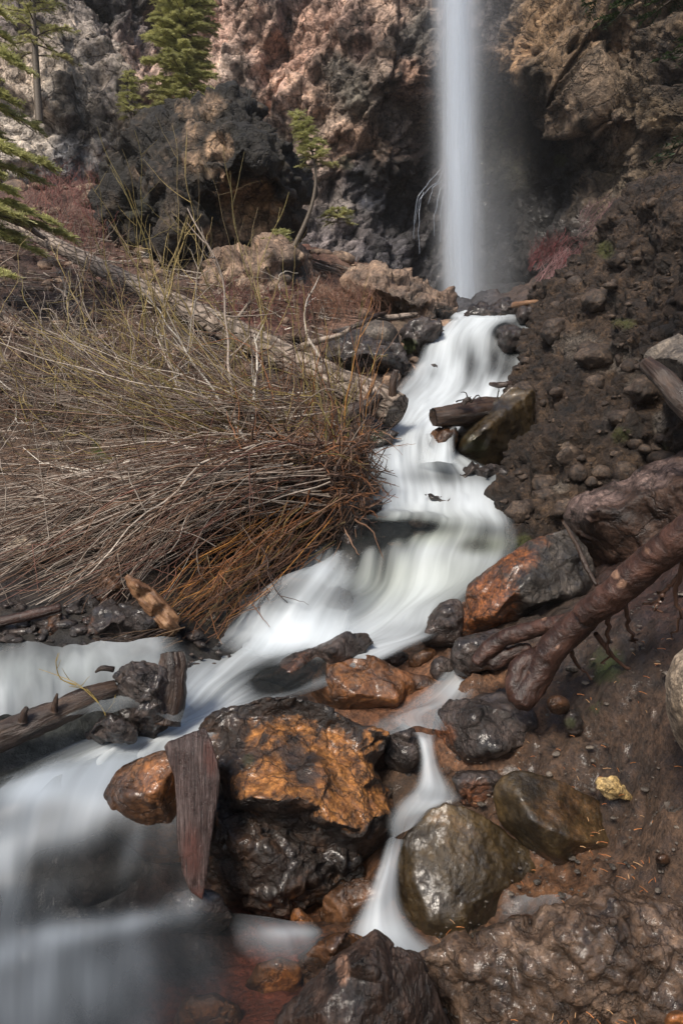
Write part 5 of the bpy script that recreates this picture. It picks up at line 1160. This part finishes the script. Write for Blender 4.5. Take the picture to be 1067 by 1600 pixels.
log('branch_stub', None, [(36,1128,2.24),(38,1114,2.24),(42,1106,2.24)], [8,6,4], M['wetlog'], t, sides=8, seg=10, amp=.3, seed=3)
log('branch_stub', None, [(150,1050,2.4),(160,1044,2.4),(178,1046,2.42)], [2,4,5], M['wetlog'], t, sides=8, seg=10, amp=.3, seed=4)
log('branch', 'smooth red brown pole lying at the left waterline', [(-60,985,2.95),(0,972,2.98),(50,960,3.0),(96,949,3.05)], [8,8,8,7], M['root'], None, sides=14, seg=40, amp=.1, seed=6, cat='branch')
log('branch', 'grey weathered log end at the left edge of the hillside', [(-60,455,GY(-60,480)),(0,490,GY(0,500)),(28,515,GY(28,525))], [22,18,10], M['log'], None, sides=18, seg=30, amp=.2, seed=7, cat='log')
log('branch', 'grey branch crossing the left edge below the spruce boughs', [(-40,318,8),(10,338,8),(40,352,8.2),(70,372,8.4)], [7,6,5,3], M['log'], None, sides=10, seg=24, amp=.2, seed=8, cat='branch')
log('post', 'short pale splintered stub standing among the twigs', [(470,715,4.5),(471,690,4.5),(472,668,4.5)], [7,8,7], M['wood'], None, sides=12, seg=20, amp=.2, seed=9, cat='stub')

# ================================================================ twigs and shrubs
rg = np.random.default_rng(7)
GREY = [(.28, .23, .19), (.2, .16, .125), (.36, .31, .26), (.15, .115, .09)]
BROWN = [(.12, .065, .038), (.08, .045, .03), (.17, .10, .062), (.06, .033, .022)]
OLIVE = [(.20, .16, .05), (.28, .21, .07), (.15, .11, .05), (.33, .25, .10)]
ORANGE = [(.30, .13, .04), (.22, .09, .035), (.38, .18, .05), (.16, .07, .03)]
RED = [(.16, .05, .045), (.12, .045, .04), (.2, .08, .06), (.09, .04, .035)]
WHITE = [(.5, .46, .4), (.42, .37, .32)]
def stem(T, pts, r0, pal, n=16, wig=.02, side=0, sl=.25, sides=4, r1=.3):
    """pts: (px,py,Y) control points; a wiggly tapering stem, with side twigs"""
    A = np.array([P(*q) for q in pts]); c = spline(A, n)
    L = np.linalg.norm(np.diff(c, axis=0), axis=1).sum()
    ph = rg.uniform(0, 6.28, (3, 3)); tt = np.linspace(0, 1, n)[:, None]
    c = c + wig * L * sum(np.sin(tt * f + ph[i]) / (i + 1) for i, f in enumerate((5, 11, 23))) * tt ** .5
    col = np.array(pal[rg.integers(len(pal))]) * rg.uniform(.7, 1.25)
    T.add(c, r0 * np.linspace(1, r1, n), sides, col)
    for _ in range(side):
        k = rg.integers(n // 3, n - 2); d = c[k + 1] - c[k]; d /= np.linalg.norm(d)
        s = d * rg.uniform(.5, 1) + rg.normal(0, .55, 3); s /= np.linalg.norm(s)
        l = sl * L * rg.uniform(.3, 1); m = 7
        q = c[k] + s * l * np.linspace(0, 1, m)[:, None] + rg.normal(0, .02 * l, (m, 3)) * np.linspace(0, 1, m)[:, None]
        q[:, 2] += (np.linspace(0, 1, m) ** 2) * l * rg.uniform(-.1, .35)
        T.add(q, r0 * .55 * np.linspace(1, .4, m), 3, col * rg.uniform(.8, 1.2))
    return c
U = rg.uniform
def shrub(name, label, cat, base, parts):
    t = empty(name, P(*base)); tag(t, label, cat)
    for pn, T, mt in parts:
        o = T.build(pn, mt, t)
        if len(T.V) > 100: o['kind'] = 'stuff'
    return t

# flattened willow: stems combed down to the left
T1 = Tubes()
for i in range(360):
    f = U(0, 1)
    x0, y0 = U(430, 530), U(690, 790); Y0 = U(4.1, 4.6)
    ex, ey = U(-110, 240), U(800, 960); 
    if f < .3: ex, ey = U(-120, 120), U(720, 900)
    Ye = 3.0 + (980 - ey) * .0045 + U(-.15, .1)
    ey += U(-60, 20) if f > .8 else 0; mx = x0 + (ex - x0) * .45 + U(-50, 50); my = min(y0, ey) + (abs(ey - y0)) * .22 + U(-40, 45)
    stem(T1, [(x0, y0, Y0), (mx, my, (Y0 + Ye) / 2 - U(0, .3)), (ex, ey, Ye)], U(.0025, .006) * (2 if rg.random() < .06 else 1), BROWN + [(.15, .065, .045)] + GREY[1:3] if f > .35 else GREY + BROWN, 18, U(.008, .035), rg.integers(0, 4), .25)
for i in range(120):                                           # pale ones on top
    x0, y0 = U(300, 520), U(720, 800); ex, ey = U(-110, 200), U(790, 950)
    Ye = 2.95 + (980 - ey) * .0045
    stem(T1, [(x0, y0, 4.0), ((x0 + ex) / 2 + U(-20, 20), (y0 + ey) / 2 - U(10, 40), 3.6), (ex, ey, Ye)], U(.003, .0065), GREY, 16, .018, rg.integers(0, 2), .2)
T2 = Tubes()
for i in range(130):
    x0, y0 = U(400, 545), U(760, 840); Y0 = U(3.9, 4.3)
    ex, ey = U(225, 350), U(925, 1000); Ye = 3.15 + U(-.1, .1)
    stem(T2, [(x0, y0, Y0), ((x0 + ex) / 2 + U(0, 45), (y0 + ey) / 2 + U(-30, 10), 3.6), (ex, ey, Ye)], U(.0025, .006), ORANGE[1:] + BROWN[:3] + OLIVE[2:3], 16, U(.01, .04), rg.integers(0, 4), .25)
T3 = Tubes()
for i in range(560):                                           # matted crown at the root
    x0, y0 = U(370, 580), U(680, 820); a = U(0, 6.28); l = U(20, 90)
    Y0 = U(3.95, 4.6)
    stem(T3, [(x0, y0, Y0), (x0 + l * .5 * math.cos(a), y0 + l * .4 * math.sin(a) + U(-12, 12), Y0 + U(-.15, .15)), (x0 + l * math.cos(a), y0 + l * .8 * math.sin(a) + 8, Y0 + U(-.2, .2))], U(.003, .009), BROWN + ORANGE[1:2] + ORANGE[3:], 10, .03, rg.integers(0, 3), .4)
for i in range(160):                                           # rootlets hanging over the undercut
    x0, y0 = U(420, 560), U(780, 850)
    stem(T3, [(x0, y0, U(3.9, 4.3)), (x0 - U(-10, 25), y0 + U(15, 45), 4.0), (x0 - U(-5, 60), y0 + U(30, 80), 4.0)], U(.002, .006), [(.05, .03, .02), (.09, .05, .03), (.03, .02, .015)], 10, .03)
shrub('willow_shrub', 'flattened brown willow clump combed down over the left bank', 'shrub', (490, 790, 4.3), [('stems', T1, M['twig']), ('orange_stems', T2, M['wettwig']), ('root_mat', T3, M['twig'])])

# middle willow fanning out to the left, olive and grey
T1 = Tubes(); T2 = Tubes()
for i in range(190):
    x0, y0 = U(340, 520), U(620, 720); Y0 = U(4.5, 5.0)
    ex, ey = U(-140, 300), U(470, 740)
    Ye = U(4.2, 5.6)
    up = U(-20, 50)
    stem(T1, [(x0, y0, Y0), (x0 + (ex - x0) * .45, y0 + (ey - y0) * .35 + up * .4, (Y0 + Ye) / 2 - .15), (ex, ey, Ye)], U(.0025, .0065), OLIVE[:2] + GREY + BROWN[:3], 20, .022, rg.integers(1, 5), .22)
for pts, r0 in [([(345,690,4.5),(300,670,4.6),(230,645,4.8),(140,625,5.1)], .018), ([(420,690,4.5),(360,690,4.5),(290,705,4.4),(170,730,4.2),(60,745,4.2)], .016), ([(370,690,4.5),(340,655,4.6),(280,635,4.8),(200,620,5)], .014),
                ([(372,680,4.5),(362,620,4.7),(355,560,4.9),(350,500,5.0),(342,420,5.1),(300,330,5.2)], .014), ([(395,680,4.6),(398,620,4.7),(400,560,4.8),(398,520,4.9)], .014), ([(385,690,4.4),(330,600,4.9),(270,520,5.3),(225,470,5.6)], .012),
                ([(440,700,4.4),(380,720,4.2),(320,735,4.1),(250,790,3.9),(200,850,3.7)], .014), ([(500,560,5.6),(480,520,5.8),(478,480,6),(492,450,6.1)], .014), ([(300,640,5),(270,590,5.2),(255,550,5.4),(240,500,5.6)], .012)]:
    stem(T2, pts, r0, WHITE + GREY[:1], 30, .012, 5, .3, 6)
for i in range(220):                                           # tangle in every direction
    x0, y0 = U(-60, 430), U(470, 860); Y0 = 3.35 + (900 - y0) * .0068 - U(.1, .3)
    a = U(0, 6.28); l = U(50, 170)
    stem(T1, [(x0, y0, Y0), (x0 + l * .5 * math.cos(a) + U(-20, 20), y0 + l * .4 * math.sin(a) - U(0, 25), Y0 - .05), (x0 + l * math.cos(a), y0 + l * .7 * math.sin(a), Y0 + U(-.1, .1))], U(.0018, .005), GREY + BROWN + OLIVE[:1], 16, .045, rg.integers(2, 7), .4)
for i in range(110):                                           # arching shoots up to the fallen trunk
    x0, y0 = U(200, 560), U(600, 740); Y0 = 4.3 + (720 - y0) * .0085 + U(-.2, .1)
    a = U(-2.9, -.2); l = U(60, 190)
    stem(T1, [(x0, y0, Y0), (x0 + l * .55 * math.cos(a), y0 + l * .7 * math.sin(a), Y0), (x0 + l * 1.1 * math.cos(a) - U(0, 40), y0 + l * .75 * math.sin(a) + U(-10, 40), Y0 + U(-.2, .2))], U(.002, .0055), BROWN + ORANGE[1:2] + GREY[1:2] + OLIVE[:1], 18, .035, rg.integers(2, 7), .35)
shrub('willow_shrub', 'grey and olive willow with long stems fanning out to the left', 'shrub', (430, 690, 4.7), [('stems', T1, M['twig']), ('branches', T2, M['twig'])])

# tall yellow green willow rods in front of the dark boulder
T1 = Tubes()
for i in range(30):
    x0, y0 = U(230, 420), U(500, 640); Y0 = GY(x0, y0, .1)
    ex, ey = x0 - U(-50, 170), U(190, 420)
    stem(T1, [(x0, y0, Y0), ((x0 + ex) / 2 - U(-25, 25), (y0 + ey) / 2, Y0), (ex, ey, Y0 + U(-.3, .4))], U(.004, .008), OLIVE, 22, .016, rg.integers(2, 6), .25)
shrub('willow_shrub', 'tall yellow green willow rods rising in front of the dark craggy boulder', 'shrub', (320, 600, 5.6), [('stems', T1, M['twig'])])
T1 = Tubes()
for i in range(110):
    x0, y0 = U(-60, 260), U(560, 700); Y0 = GY(x0, y0, .1)
    ex, ey = x0 - U(-80, 140), y0 - U(60, 260)
    stem(T1, [(x0, y0, Y0), ((x0 + ex) / 2 - U(-25, 25), (y0 + ey) / 2, Y0), (ex, ey, Y0 + U(-.3, .5))], U(.003, .007), OLIVE + GREY + BROWN[:2], 16, .03, rg.integers(1, 5), .3)
shrub('willow_shrub', 'low yellow budded willow at the left edge of the hillside', 'shrub', (90, 640, 5.4), [('stems', T1, M['twig'])])
# upright brown willow beside the stream
T1 = Tubes()
for i in range(90):
    x0, y0 = U(420, 575), U(660, 790); Y0 = U(4.5, 5.2)
    ex, ey = x0 + U(-60, 60), y0 - U(60, 270)
    stem(T1, [(x0, y0, Y0), ((x0 + ex) / 2 - U(-20, 20), (y0 + ey) / 2, Y0), (ex, ey, Y0 + U(-.2, .2))], U(.003, .007), BROWN + ORANGE[1:3] + OLIVE[:2], 16, .02, rg.integers(0, 4), .3)
shrub('willow_shrub', 'upright brown willow shoots at the stream edge below the fallen trunk', 'shrub', (510, 720, 4.9), [('stems', T1, M['twig'])])
T1 = Tubes()
for i in range(16):
    x0, y0 = U(545, 575), U(730, 790)
    stem(T1, [(x0, y0, 4.6), (x0 + U(5, 20), y0 - U(10, 40), 4.5), (x0 + U(-6, 45), y0 + U(-90, 10), 4.5)], U(.005, .010), [(.03, .02, .015), (.05, .035, .025)], 12, .04, 4, .5, 5)
shrub('dead_shrub', 'black twiggy dead shrub reaching over the white water', 'shrub', (556, 770, 4.6), [('stems', T1, M['wettwig'])])
# grey dead brush under and over the fallen trunk
T1 = Tubes()
for i in range(420):
    x0, y0 = U(-40, 500), U(370, 640)
    if y0 < 380 + (x0 - 250) * .35: continue
    Y0 = GY(x0, y0) - U(.05, .5)
    a = U(0, 6.28); l = U(20, 90)
    stem(T1, [(x0, y0, Y0), (x0 + l * .5 * math.cos(a) + U(-15, 15), y0 + l * .35 * math.sin(a) - U(-10, 15), Y0), (x0 + l * math.cos(a), y0 + l * .6 * math.sin(a), Y0 + U(-.3, .3))], U(.004, .010) * Y0 / 7, GREY + BROWN[:2] + WHITE[:1], 12, .05, rg.integers(1, 6), .5)
o = T1.build('dead_brush', M['twig']); tag(o, 'grey tangle of dead branches around the fallen trunk', kind='stuff')
T1 = Tubes()
for i in range(2600):
    x0, y0 = U(-60, 560), U(330, 900)
    y0 = max(y0, 360 + abs(x0 - 100) * .15)
    Y0 = GY(x0, y0)
    if x0 > 430 and y0 > 800: continue
    a = U(0, 6.28); l = U(15, 60)
    g0 = P(x0, y0, Y0); g1 = P(x0 + l * math.cos(a), y0 + l * .5 * math.sin(a), Y0)
    c = np.linspace(g0, g1, 8) + rg.normal(0, .012, (8, 3))
    c[:, 2] = ground_z(c[:, :2]) + .05 + U(0, .12)
    T1.add(c, U(.002, .006) * Y0 / 5, 3, np.array((BROWN + GREY)[rg.integers(8)]) * U(.6, 1.2))
o = T1.build('twig_litter', M['twig']); tag(o, 'dead twigs lying on the left hillside', kind='stuff')
def fineshrub(label, cx, cy, rx, ry, Y, n, pal, hgt=60, name='shrub', lean=0):
    T = Tubes()
    for i in range(n):
        x0, y0 = cx + U(-rx, rx), cy + U(-ry * .3, ry); Y0 = GY(x0, y0, .1)
        if Y0 > Y * 1.5: Y0 = Y
        h = U(.4, 1) * hgt
        stem(T, [(x0, y0, Y0), (x0 + lean * h * .5 + U(-.2, .2) * h, y0 - h * .5, Y0), (x0 + lean * h + U(-.5, .5) * h, y0 - h, Y0)], U(.003, .006) * Y / 8, pal, 9, .04, rg.integers(2, 6), .4, 3)
    shrub(name, label, 'shrub', (cx, cy + ry, Y), [('stems', T, M['twig'])])
fineshrub('fine red brown shrub behind the fallen trunk in the middle', 410, 480, 75, 26, 9.0, 150, RED + BROWN[:2], 55)
fineshrub('rusty brown shrub between the trunk and the smooth boulder', 540, 475, 70, 24, 8.6, 170, [(.2, .1, .06), (.16, .08, .05), (.13, .06, .045)], 55)
fineshrub('dull red shrub below the pale buttress at the upper left', 130, 300, 90, 40, 12.5, 200, RED + [(.2, .12, .1)], 50)
fineshrub('reddish grey shrub left of the dark craggy boulder', 120, 360, 80, 30, 10.5, 150, RED + GREY[1:2], 55)
fineshrub('deep red shrub at the foot of the right cliff', 870, 405, 46, 26, 12.0, 190, [(.13, .03, .032), (.10, .028, .03), (.08, .03, .028)], 44, lean=.6)
fineshrub('pinkish grey shrub sloping up beside the red shrub', 885, 430, 50, 30, 10.0, 170, [(.22, .12, .12), (.18, .09, .09), (.14, .08, .08)], 44, lean=.8)
fineshrub('purple brown shrub along the top of the right bank', 950, 345, 50, 30, 10.0, 140, [(.14, .08, .08), (.11, .06, .06)], 36, lean=.8)
T1 = Tubes()
for pts in [[(148,1145,2.35),(165,1115,2.35),(120,1070,2.35),(60,1045,2.35)], [(165,1115,2.35),(140,1080,2.35),(108,1072,2.35)], [(120,1070,2.35),(95,1060,2.35),(88,1035,2.35),(92,1020,2.35)], [(165,1115,2.4),(178,1098,2.4),(181,1085,2.4)]]:
    stem(T1, pts, .0028, [(.30, .22, .06)], 20, .006, 3, .2, 5)
o = T1.build('fallen_twig', M['twig']); tag(o, 'yellow green forked twig caught on the dark pool log', 'twig')
T1 = Tubes()
for i in range(46):
    x0, y0 = U(230, 290), U(980, 1005)
    stem(T1, [(x0, y0, 3.0), (x0 - U(20, 60), y0 + U(5, 25), 2.9), (x0 - U(50, 130), y0 + U(10, 50), 2.8)], U(.002, .004), [(.06, .04, .03), (.1, .06, .03)], 12, .02, 2, .3)
o = T1.build('drooping_twigs', M['twig']); tag(o, 'thin dark twigs drooping into the left pool by the timber', kind='stuff')
T1 = Tubes()
tw = empty('twig', P(740, 628, 5.1)); tag(tw, 'black twigs sticking up from the cut log', 'twig')
for pts in [[(712,628,5.1),(722,624,5.1),(735,620,5.1)], [(730,628,5.1),(728,615,5.1),(720,612,5.1)], [(735,628,5.1),(745,618,5.1),(752,622,5.1)], [(775,630,5.4),(778,612,5.4),(780,602,5.4)]]:
    T1 = Tubes(); stem(T1, pts, .007, [(.02, .015, .012)], 8, .03, 1, .3, 5); T1.build('branch', M['wettwig'], tw)

# pine needles on the mud
T1 = Tubes()
n = 130
yy = U(1.35, 2.4, n); xx = (U(700, 1090, n) - 533.5) / FPX * yy
z = ground_z(np.stack([xx, yy], 1))
for i in range(n):
    a = U(0, 6.28); l = U(.012, .03)
    if rg.random() < .6 : xx[i] = (U(900, 1067) - 533.5) / FPX * yy[i]
    zz = ground_z(np.array([[xx[i], yy[i]]]))[0] + .085
    T1.add(np.array([[xx[i], yy[i], zz], [xx[i] + l * .5 * math.cos(a), yy[i] + l * .5 * math.sin(a), zz + .002], [xx[i] + l * math.cos(a), yy[i] + l * math.sin(a), zz]]), .0011, 3, [(.45, .17, .05), (.35, .12, .04), (.5, .3, .15)][rg.integers(3)])
o = T1.build('pine_needles', M['twig']); tag(o, 'orange brown needles scattered on the mud', kind='stuff')

# ================================================================ conifers
def spray(Vs, Fs, Ts, p, d, l, w, g, m=9, droop=.2):
    """one needle spray: thin leaves either side of a twig"""
    for k in range(m):
        f = (k + .5) / m; q = p + d * l * f + np.array([0, 0, -droop * l * f * f])
        for s in (-1, 1):
            s3 = np.cross(d, [0, 0, 1]) * s; nn = np.linalg.norm(s3)
            if nn < 1e-3: continue
            s3 = s3 / nn
            e = q + (s3 * .8 + d * .7 + g.normal(0, .25, 3)) * w * (1.15 - f * .5)
            b = len(Vs) * 1
            wd = d * w * .2 + np.array([0, 0, w * .05])
            Vs += [q - wd, q + wd, e]
            Fs.append((b, b + 1, b + 2)); c = .6 + .7 * g.random(); Ts += [(c, c, c)] * 3
def bough(g, V, F, T_, Tb, base, d, L, nl=.16, w=.055, dens=14, droop=.25, thick=.012):
    n = 12; t = np.linspace(0, 1, n)[:, None]
    c = base + d * L * t + np.array([0, 0, -1]) * droop * L * t ** 2 + g.normal(0, .01 * L, (n, 3)) * t
    Tb.add(c, thick * np.linspace(1, .25, n), 5, (.09, .07, .055))
    side = np.cross(d, [0, 0, 1]); side /= np.linalg.norm(side)
    for k in range(int(dens * L / .5) + 2):
        f = g.uniform(.15, 1); q = base + d * L * f + np.array([0, 0, -droop * L * f * f])
        s = g.choice([-1, 1]); dd = d * .8 + side * s * g.uniform(.3, 1.1) + np.array([0, 0, g.uniform(-.35, .25)]); dd /= np.linalg.norm(dd)
        spray(V, F, T_, q, dd, nl * g.uniform(.6, 1.4) * (1.25 - f * .6), w, g)
def conifer(label, base, H, R0, mat, seed, nb=60, z0=.12, name='spruce_tree', nl=.26, w=.09, dens=9, trunk_r=.07, twist=None, droop=.2, lo=.0, thin=1.0):
    g = np.random.default_rng(seed); b = P(*base) if len(base) == 3 else np.array(base[:3])
    t = empty(name, b); tag(t, label, 'tree')
    Tt = Tubes(); Tb = Tubes(); V, F, TT = [], [], []
    path = np.array([b + np.array([0, 0, H * f]) + (np.array(twist) * H * math.sin(f * 3.0) if twist else 0) for f in np.linspace(0, 1, 14)])
    Tt.add(path, trunk_r * np.linspace(1, .15, 14), 10, (.1, .08, .06))
    for i in range(nb):
        f = z0 + (1 - z0) * (i / nb) ** .9; a = i * 2.4 + g.uniform(-.4, .4)
        p = np.array([np.interp(f, np.linspace(0, 1, 14), path[:, k]) for k in range(3)])
        L = R0 * ((1 - f) ** .75 + .06) * g.uniform(.65, 1.15)
        d = np.array([math.cos(a), math.sin(a), g.uniform(.0, .35)]); d /= np.linalg.norm(d)
        bough(g, V, F, TT, Tb, p, d, L, nl, w, dens * thin, droop, .015)
    Tt.build('trunk', M['twig'], t); bo = Tb.build('branches', M['twig'], t); bo['kind'] = 'stuff'
    cr = make('crown', np.array(V), np.array(F), mat, t, {'tint': np.array(TT)}); return t
conifer('tall yellow green spruce standing behind the dark craggy boulder', (292, 235, 14.0), 6.6, .78, M['needle'], 3, nb=380, z0=.08, nl=.15, w=.055, dens=30)
conifer('small dark spruce at the edge of the pale buttress', (205, 190, 13.5), .9, .35, M['needle'], 5, nb=34, z0=.05, nl=.12, w=.045, dens=18, trunk_r=.03)
conifer('faint spruce on the buttress in the upper left corner', (62, 190, 12.5), 4.2, .8, M['needle'], 6, nb=70, z0=.25, nl=.15, w=.05, dens=16)
conifer('small bent pine growing beside the dark craggy boulder', (458, 388, 9.6), 1.75, .42, M['needle'], 8, nb=34, z0=.6, name='pine_tree', nl=.11, w=.045, dens=26, trunk_r=.035, twist=(.18, 0, 0), droop=.0)
conifer('low green seedling on the rock below the dark craggy boulder', (437, 392, 9.3), .28, .22, M['needle'], 9, nb=14, z0=.1, name='pine_tree', nl=.12, w=.06, dens=10, trunk_r=.012)
conifer('low green seedling at the foot of the bent pine', (528, 352, 11.5), .3, .35, M['needle'], 10, nb=14, z0=.1, name='pine_tree', nl=.14, w=.06, dens=10, trunk_r=.012)
# near spruce at the left edge: trunk outside the frame, boughs reach in
def near_tree(name, label, x, y, zb, H, boughs, mat, seed, tr=.11, nl=.16, w=.05, dens=60):
    g = np.random.default_rng(seed); b = np.array([x, y, zb])
    t = empty(name, b); tag(t, label, 'tree')
    Tt = Tubes(); Tb = Tubes(); V, F, TT = [], [], []
    Tt.add(np.linspace(b, b + np.array([0, 0, H]), 12), tr * np.linspace(1, .4, 12), 14, (.09, .07, .055))
    for (px_, py_, Y_, dr) in boughs:
        e = P(px_, py_, Y_); s = np.array([x, y, e[2] + dr * np.linalg.norm(e[:2] - b[:2])])
        d = e - s; L = np.linalg.norm(d[:2]); dd = np.array([d[0], d[1], 0]); dd /= L
        bough(g, V, F, TT, Tb, s, dd, L, nl, w, dens, dr / 1.0, .016)
    Tt.build('trunk', M['twig'], t); bo = Tb.build('branches', M['twig'], t); bo['kind'] = 'stuff'
    make('crown', np.array(V), np.array(F), mat, t, {'tint': np.array(TT)})
    return t
bl = P(-190, 500, 6.6)
near_tree('spruce_tree', 'near green spruce whose boughs reach in from the left edge', bl[0], 6.6, float(ground_z(bl[None, :2])[0]), 6.5,
          [(40,110,6.2,.35),(55,200,6.6,.3),(20,160,6.4,.3),(10,60,6.4,.3),(45,250,6.3,.25),(80,262,6.5,.25),(20,300,6.2,.2),(85,350,6.3,.25),(112,372,6.5,.2),(60,395,6.3,.25),(10,220,6.9,.3),(30,370,6.7,.2),(0,20,6.2,.3),(-10,120,6.1,.3),(70,285,6.8,.2),(30,340,6.0,.25),(-10,270,6.0,.2),(-20,390,6.3,.2),(15,432,5.9,.2)], M['needle'], 2)
br = P(1190, 300, 4.6)
near_tree('spruce_tree', 'dark spruce with a bough hanging in from the top right corner', 1.9, 3.2, float(ground_z(np.array([[1.9, 3.2]]))[0]), 6.0,
          [(985,10,3.6,.3),(960,30,3.7,.35),(1010,35,3.6,.3),(1040,0,3.5,.3),(925,5,3.8,.3),(975,-40,3.6,.3),(1050,238,3.6,.25),(1035,262,3.8,.25),(1062,90,3.4,.3),(1075,150,3.4,.3)], M['needle_dark'], 4, nl=.14, w=.03, dens=22)

# ================================================================ thin damp air of the gorge
hb = np.array([[x, y, z] for x in (-30, 30) for y in (-8, 32) for z in (-8, 16)], float)
hz = make('haze', hb, np.array([[0, 1, 3, 2], [4, 6, 7, 5], [0, 4, 5, 1], [2, 3, 7, 6], [0, 2, 6, 4], [1, 5, 7, 3]]), M['ground'], origin=np.zeros(3), smooth=False)
k = NT('damp_air')
v = k.n('VolumePrincipled', {'Color': (0.9, 0.92, 0.95, 1), 'Density': 0.0009, 'Anisotropy': 0.2})
k.t.links.new(v.outputs[0], k.out.inputs['Volume'])
hz.data.materials.clear(); hz.data.materials.append(k.m)
tag(hz, kind='stuff')

# repeats of a kind share a group phrase
for o in list(C.objects):
    if o.parent is None and o.get('category'):
        g_ = {'boulder': 'boulders in and beside the stream', 'rock': 'rocks in and beside the stream', 'willow_shrub': 'willow shrubs on the left bank', 'shrub': 'bare shrubs below the cliff',
              'spruce_tree': 'spruces around the gorge', 'pine_tree': 'small pines by the dark boulder', 'driftwood': 'driftwood along the cascade'}.get(o.name.split('.')[0])
        if g_: o['group'] = g_
